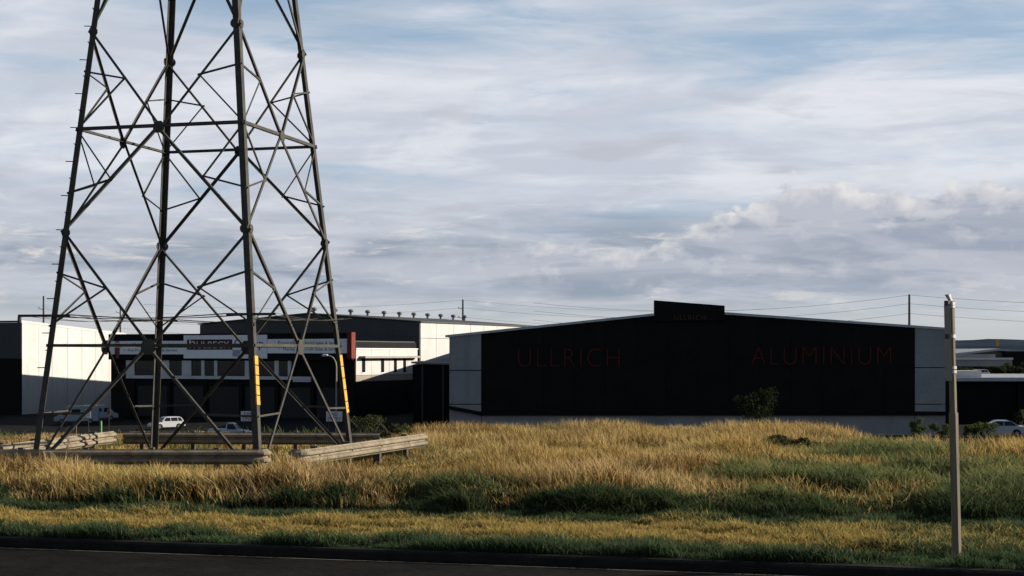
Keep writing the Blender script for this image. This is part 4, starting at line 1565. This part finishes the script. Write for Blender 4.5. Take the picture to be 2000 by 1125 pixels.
# ------------------------------------------------------------------ grass
def blades(name, X, Y, h, w, lean, col0, col1, mid=0.55, headw=0.0, seed=0, zoff=0.0):
    """one mesh of bent blades: base pair, middle pair, tip; colour from root to tip"""
    g = np.random.default_rng(seed)
    n = len(X)
    Z = terrain(X, Y) - 0.02 + zoff
    base = np.stack([X, Y, Z], 1)
    a = g.uniform(0, 2 * np.pi, n)
    side = np.stack([np.cos(a), np.sin(a), np.zeros(n)], 1) * (w * 0.5)[:, None]
    la = g.uniform(0, 2 * np.pi, n)
    ld = np.stack([np.cos(la), np.sin(la), np.zeros(n)], 1) * (lean * h)[:, None] + np.array([-0.10, -0.02, 0.0]) * h[:, None]
    up = np.array([0, 0, 1.0])
    m_ = base + ld * 0.35 + up * (h * mid)[:, None]
    t_ = base + ld + up * (h * np.sqrt(np.clip(1 - lean ** 2 * 0.4, 0.2, 1)))[:, None]
    wm = 0.8 + headw
    v = np.stack([base - side, base + side, m_ + side * wm, m_ - side * wm, t_], 1).reshape(-1, 3)
    k = np.arange(n)[:, None] * 5
    f = (k + np.array([[0, 1, 2, 3, 2, 4]])).copy()
    tri = np.concatenate([k + np.array([[0, 1, 2]]), k + np.array([[0, 2, 3]]), k + np.array([[3, 2, 4]])], 1).reshape(-1)
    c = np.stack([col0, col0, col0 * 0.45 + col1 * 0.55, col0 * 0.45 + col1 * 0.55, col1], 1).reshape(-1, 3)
    return np_mesh(name, v, tri, 3, M_grass, c)


def build_grass():
    g = np.random.default_rng(3)

    def scatter(y0, y1, dens):
        n = int(dens * 0.36 * (y1 * y1 - y0 * y0) * 2 * 1.08)
        Y = np.sqrt(g.uniform(y0 * y0, y1 * y1, n))
        X = g.uniform(-1, 1, n) * (0.36 * Y + 0.6)
        return X, Y

    def green_share(X, Y):
        """how green the field is at a spot"""
        px = 1000 + X / Y * F
        s = fbm(X, Y, 0.45, 31)
        right = sst(1.2, 4.0, X - (Y - 25) * 0.42) * sst(0.5, 5.0, Yc(X) - Y)          # greener to the right and near the road
        front = sst(2.0, 0.2, Y - Yt(X)) * (0.25 + 0.6 * sst(-4.5, 0.5, X))
        return np.clip(right * 1.05 + front * sst(0.25, 0.6, s + 0.12) + (s - 0.55) * 1.6, 0, 1)

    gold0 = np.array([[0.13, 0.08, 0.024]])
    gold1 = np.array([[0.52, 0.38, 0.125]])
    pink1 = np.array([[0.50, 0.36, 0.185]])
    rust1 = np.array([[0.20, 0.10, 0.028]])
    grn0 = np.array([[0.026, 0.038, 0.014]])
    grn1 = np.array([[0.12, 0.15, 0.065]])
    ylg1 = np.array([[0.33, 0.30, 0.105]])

    # --- tall dry grass
    parts = [scatter(22, 31, 430), scatter(31, 40, 300), scatter(40, 50, 230)]
    X = np.concatenate([p[0] for p in parts])
    Y = np.concatenate([p[1] for p in parts])
    keep = (Y > Yt(X) - 0.05) & (Y < Yc(X) + 2.5)
    clump = fbm(X, Y, 1.1, 41)
    gs = green_share(X, Y)
    tow = np.exp(-((X + 7.2) / 3.3) ** 4 - ((Y - 34.5) / 3.6) ** 4)      # worn ground inside the rails
    keep &= g.random(len(X)) < np.clip(0.30 + 1.3 * (clump - 0.3) + 0.3 * sst(40, 45, Y), 0.12, 1) * (1 - gs * 0.86) * (1 - 0.75 * tow)
    X, Y, clump, gs, tow = X[keep], Y[keep], clump[keep], gs[keep], tow[keep]
    n = len(X)
    h = (0.30 + 0.30 * np.maximum(sst(0.3, 0.75, fbm(X, Y, 0.55, 44)), 0.5 * sst(40, 45, Y))) * g.uniform(0.6, 1.25, n) * (1 - 0.5 * gs) * (1 - 0.55 * tow) * (1 - 0.6 * sst(-2.6, -4.2, X) * sst(36, 39, Y))
    h *= 1 - 0.25 * sst(1.6, 0.0, Y - Yt(X))
    rx = X - (-4.12 + 2.02 * (Y - 29.9) / 5.9)                 # kept low beside the sunlit rail
    h *= 1 - 0.62 * sst(3.2, 1.6, rx) * sst(-0.5, 0.0, rx) * sst(28.2, 29.2, Y) * sst(37.5, 36, Y)
    h *= 1 - 0.35 * np.exp(-((X + 3.9) / 0.9) ** 2 - ((Y - 29.0) / 0.9) ** 2)
    t = np.clip(fbm(X, Y, 0.35, 48) * 1.6 - 0.35 + g.normal(0, 0.22, n), 0, 1)[:, None]
    rr = (g.random(n) < 0.22 * sst(0.35, 0.6, fbm(X, Y, 0.8, 52)) * 2)[:, None]
    c1 = gold1 * (1 - t) + pink1 * t
    pat = (0.66 + 0.5 * sst(0.3, 0.62, fbm(X, Y, 1.3, 55)))[:, None]      # greyer, older clumps among fresh straw
    yel = (0.55 * sst(0.5, 0.7, fbm(X, Y, 0.5, 58)) * g.random(n))[:, None]
    c1 = c1 * (1 - yel) + np.array([[0.30, 0.29, 0.085]]) * yel
    c1 = np.where(rr, rust1, c1) * g.uniform(0.65, 1.3, n)[:, None] * pat
    c0 = np.where(rr, gold0 * 0.7, gold0) * g.uniform(0.7, 1.2, n)[:, None]
    w = g.uniform(0.006, 0.013, n) * (1 + (Y - 25) * 0.02)
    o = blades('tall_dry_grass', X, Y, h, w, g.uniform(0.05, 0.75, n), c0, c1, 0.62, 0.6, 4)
    tag(o, 'tall golden dry grass covering the rise behind the verge', 'grass', kind='stuff')

    # --- green grass and weeds in the field
    parts = [scatter(22, 30, 420), scatter(30, 40, 240), scatter(40, 49, 140)]
    X = np.concatenate([p[0] for p in parts])
    Y = np.concatenate([p[1] for p in parts])
    gs = green_share(X, Y)
    tow = np.exp(-((X + 7.2) / 3.3) ** 4 - ((Y - 34.5) / 3.6) ** 4)
    patch = sst(0.34, 0.56, fbm(X, Y, 0.9, 67))
    keep = (Y > Yt(X) - 0.25) & (Y < Yc(X) + 2.0) & (g.random(len(X)) < np.clip(gs * 1.1 + 0.04, 0, 1) * (0.25 + 0.75 * patch) * (1 - 0.7 * tow))
    X, Y, gs = X[keep], Y[keep], gs[keep]
    n = len(X)
    # denser weed bank along the toe, coloured dark partly to paint the shade band
    xb = np.concatenate([g.normal(0.9, 2.3, 19000), g.uniform(-10.5, -3.5, 7000)])
    yb = Yt(xb) + np.abs(g.normal(0.1, 0.5, 26000))
    X = np.concatenate([X, xb])
    Y = np.concatenate([Y, yb])
    n2 = len(X)
    bank = np.concatenate([np.zeros(n), np.ones(26000)])
    h = (0.08 + 0.36 * sst(0.3, 0.75, fbm(X, Y, 1.1, 61))) * g.uniform(0.5, 1.4, n2) * (1 - 0.1 * bank)
    t = np.clip(fbm(X, Y, 0.6, 63) * 1.8 - 0.5 + g.normal(0, 0.2, n2), 0, 1)[:, None]
    t = t * (1 - 0.8 * bank[:, None])
    dark = np.maximum(bank, 0.8 * sst(1.1, 0.2, Y - Yt(X)))[:, None]  # weeds darkened towards the toe in place of shade
    c1 = (grn1 * (1 - t) + ylg1 * t) * g.uniform(0.6, 1.3, n2)[:, None] * (1 - dark) + dark * np.array([[0.03, 0.05, 0.024]]) * g.uniform(0.5, 1.5, n2)[:, None]
    c0 = np.repeat(grn0, n2, 0)
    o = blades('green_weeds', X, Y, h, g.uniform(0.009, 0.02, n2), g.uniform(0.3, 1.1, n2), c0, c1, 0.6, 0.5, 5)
    tag(o, 'green weeds and grass along the bank and right slope, shade painted dark at the toe', 'weeds', kind='stuff')

    # --- mown verge beside the kerb
    X, Y = scatter(17.2, 27.5, 1150)
    keep = (Y > Yk(X) + 0.05) & (Y < Yt(X) + 0.2)
    X, Y = X[keep], Y[keep]
    n = len(X)
    s = (Y - Yk(X)) / (Yt(X) - Yk(X))
    gold = sst(0.16, 0.34, s + 0.22 * (fbm(X, Y, 0.8, 71) - 0.5)) * sst(0.90, 0.66, s + 0.3 * (fbm(X, Y, 0.7, 73) - 0.5)) * (1 - 0.65 * sst(2.5, 6.5, X))
    gold = np.clip(gold + 0.9 * (fbm(X * 0.45, Y, 1.6, 75) - 0.5) * sst(0.02, 0.2, gold), 0, 1)
    pick = (g.random(n) < gold)[:, None]
    c1 = np.where(pick, np.array([[0.42, 0.31, 0.10]]), np.array([[0.07, 0.10, 0.048]])) * g.uniform(0.6, 1.3, n)[:, None]
    c0 = np.where(pick, np.array([[0.09, 0.062, 0.02]]), np.array([[0.022, 0.036, 0.016]]))
    h = (0.05 + 0.09 * fbm(X, Y, 1.5, 77)) * g.uniform(0.5, 1.6, n) * (1 + 0.6 * sst(0.2, 0.0, s)) * (0.5 + sst(0.3, 0.7, fbm(X * 0.6, Y, 2.2, 79)))
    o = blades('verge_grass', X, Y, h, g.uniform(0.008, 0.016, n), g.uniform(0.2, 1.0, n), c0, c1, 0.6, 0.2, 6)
    tag(o, 'short mown verge grass in green and straw bands beside the kerb', 'grass', kind='stuff')


build_grass()
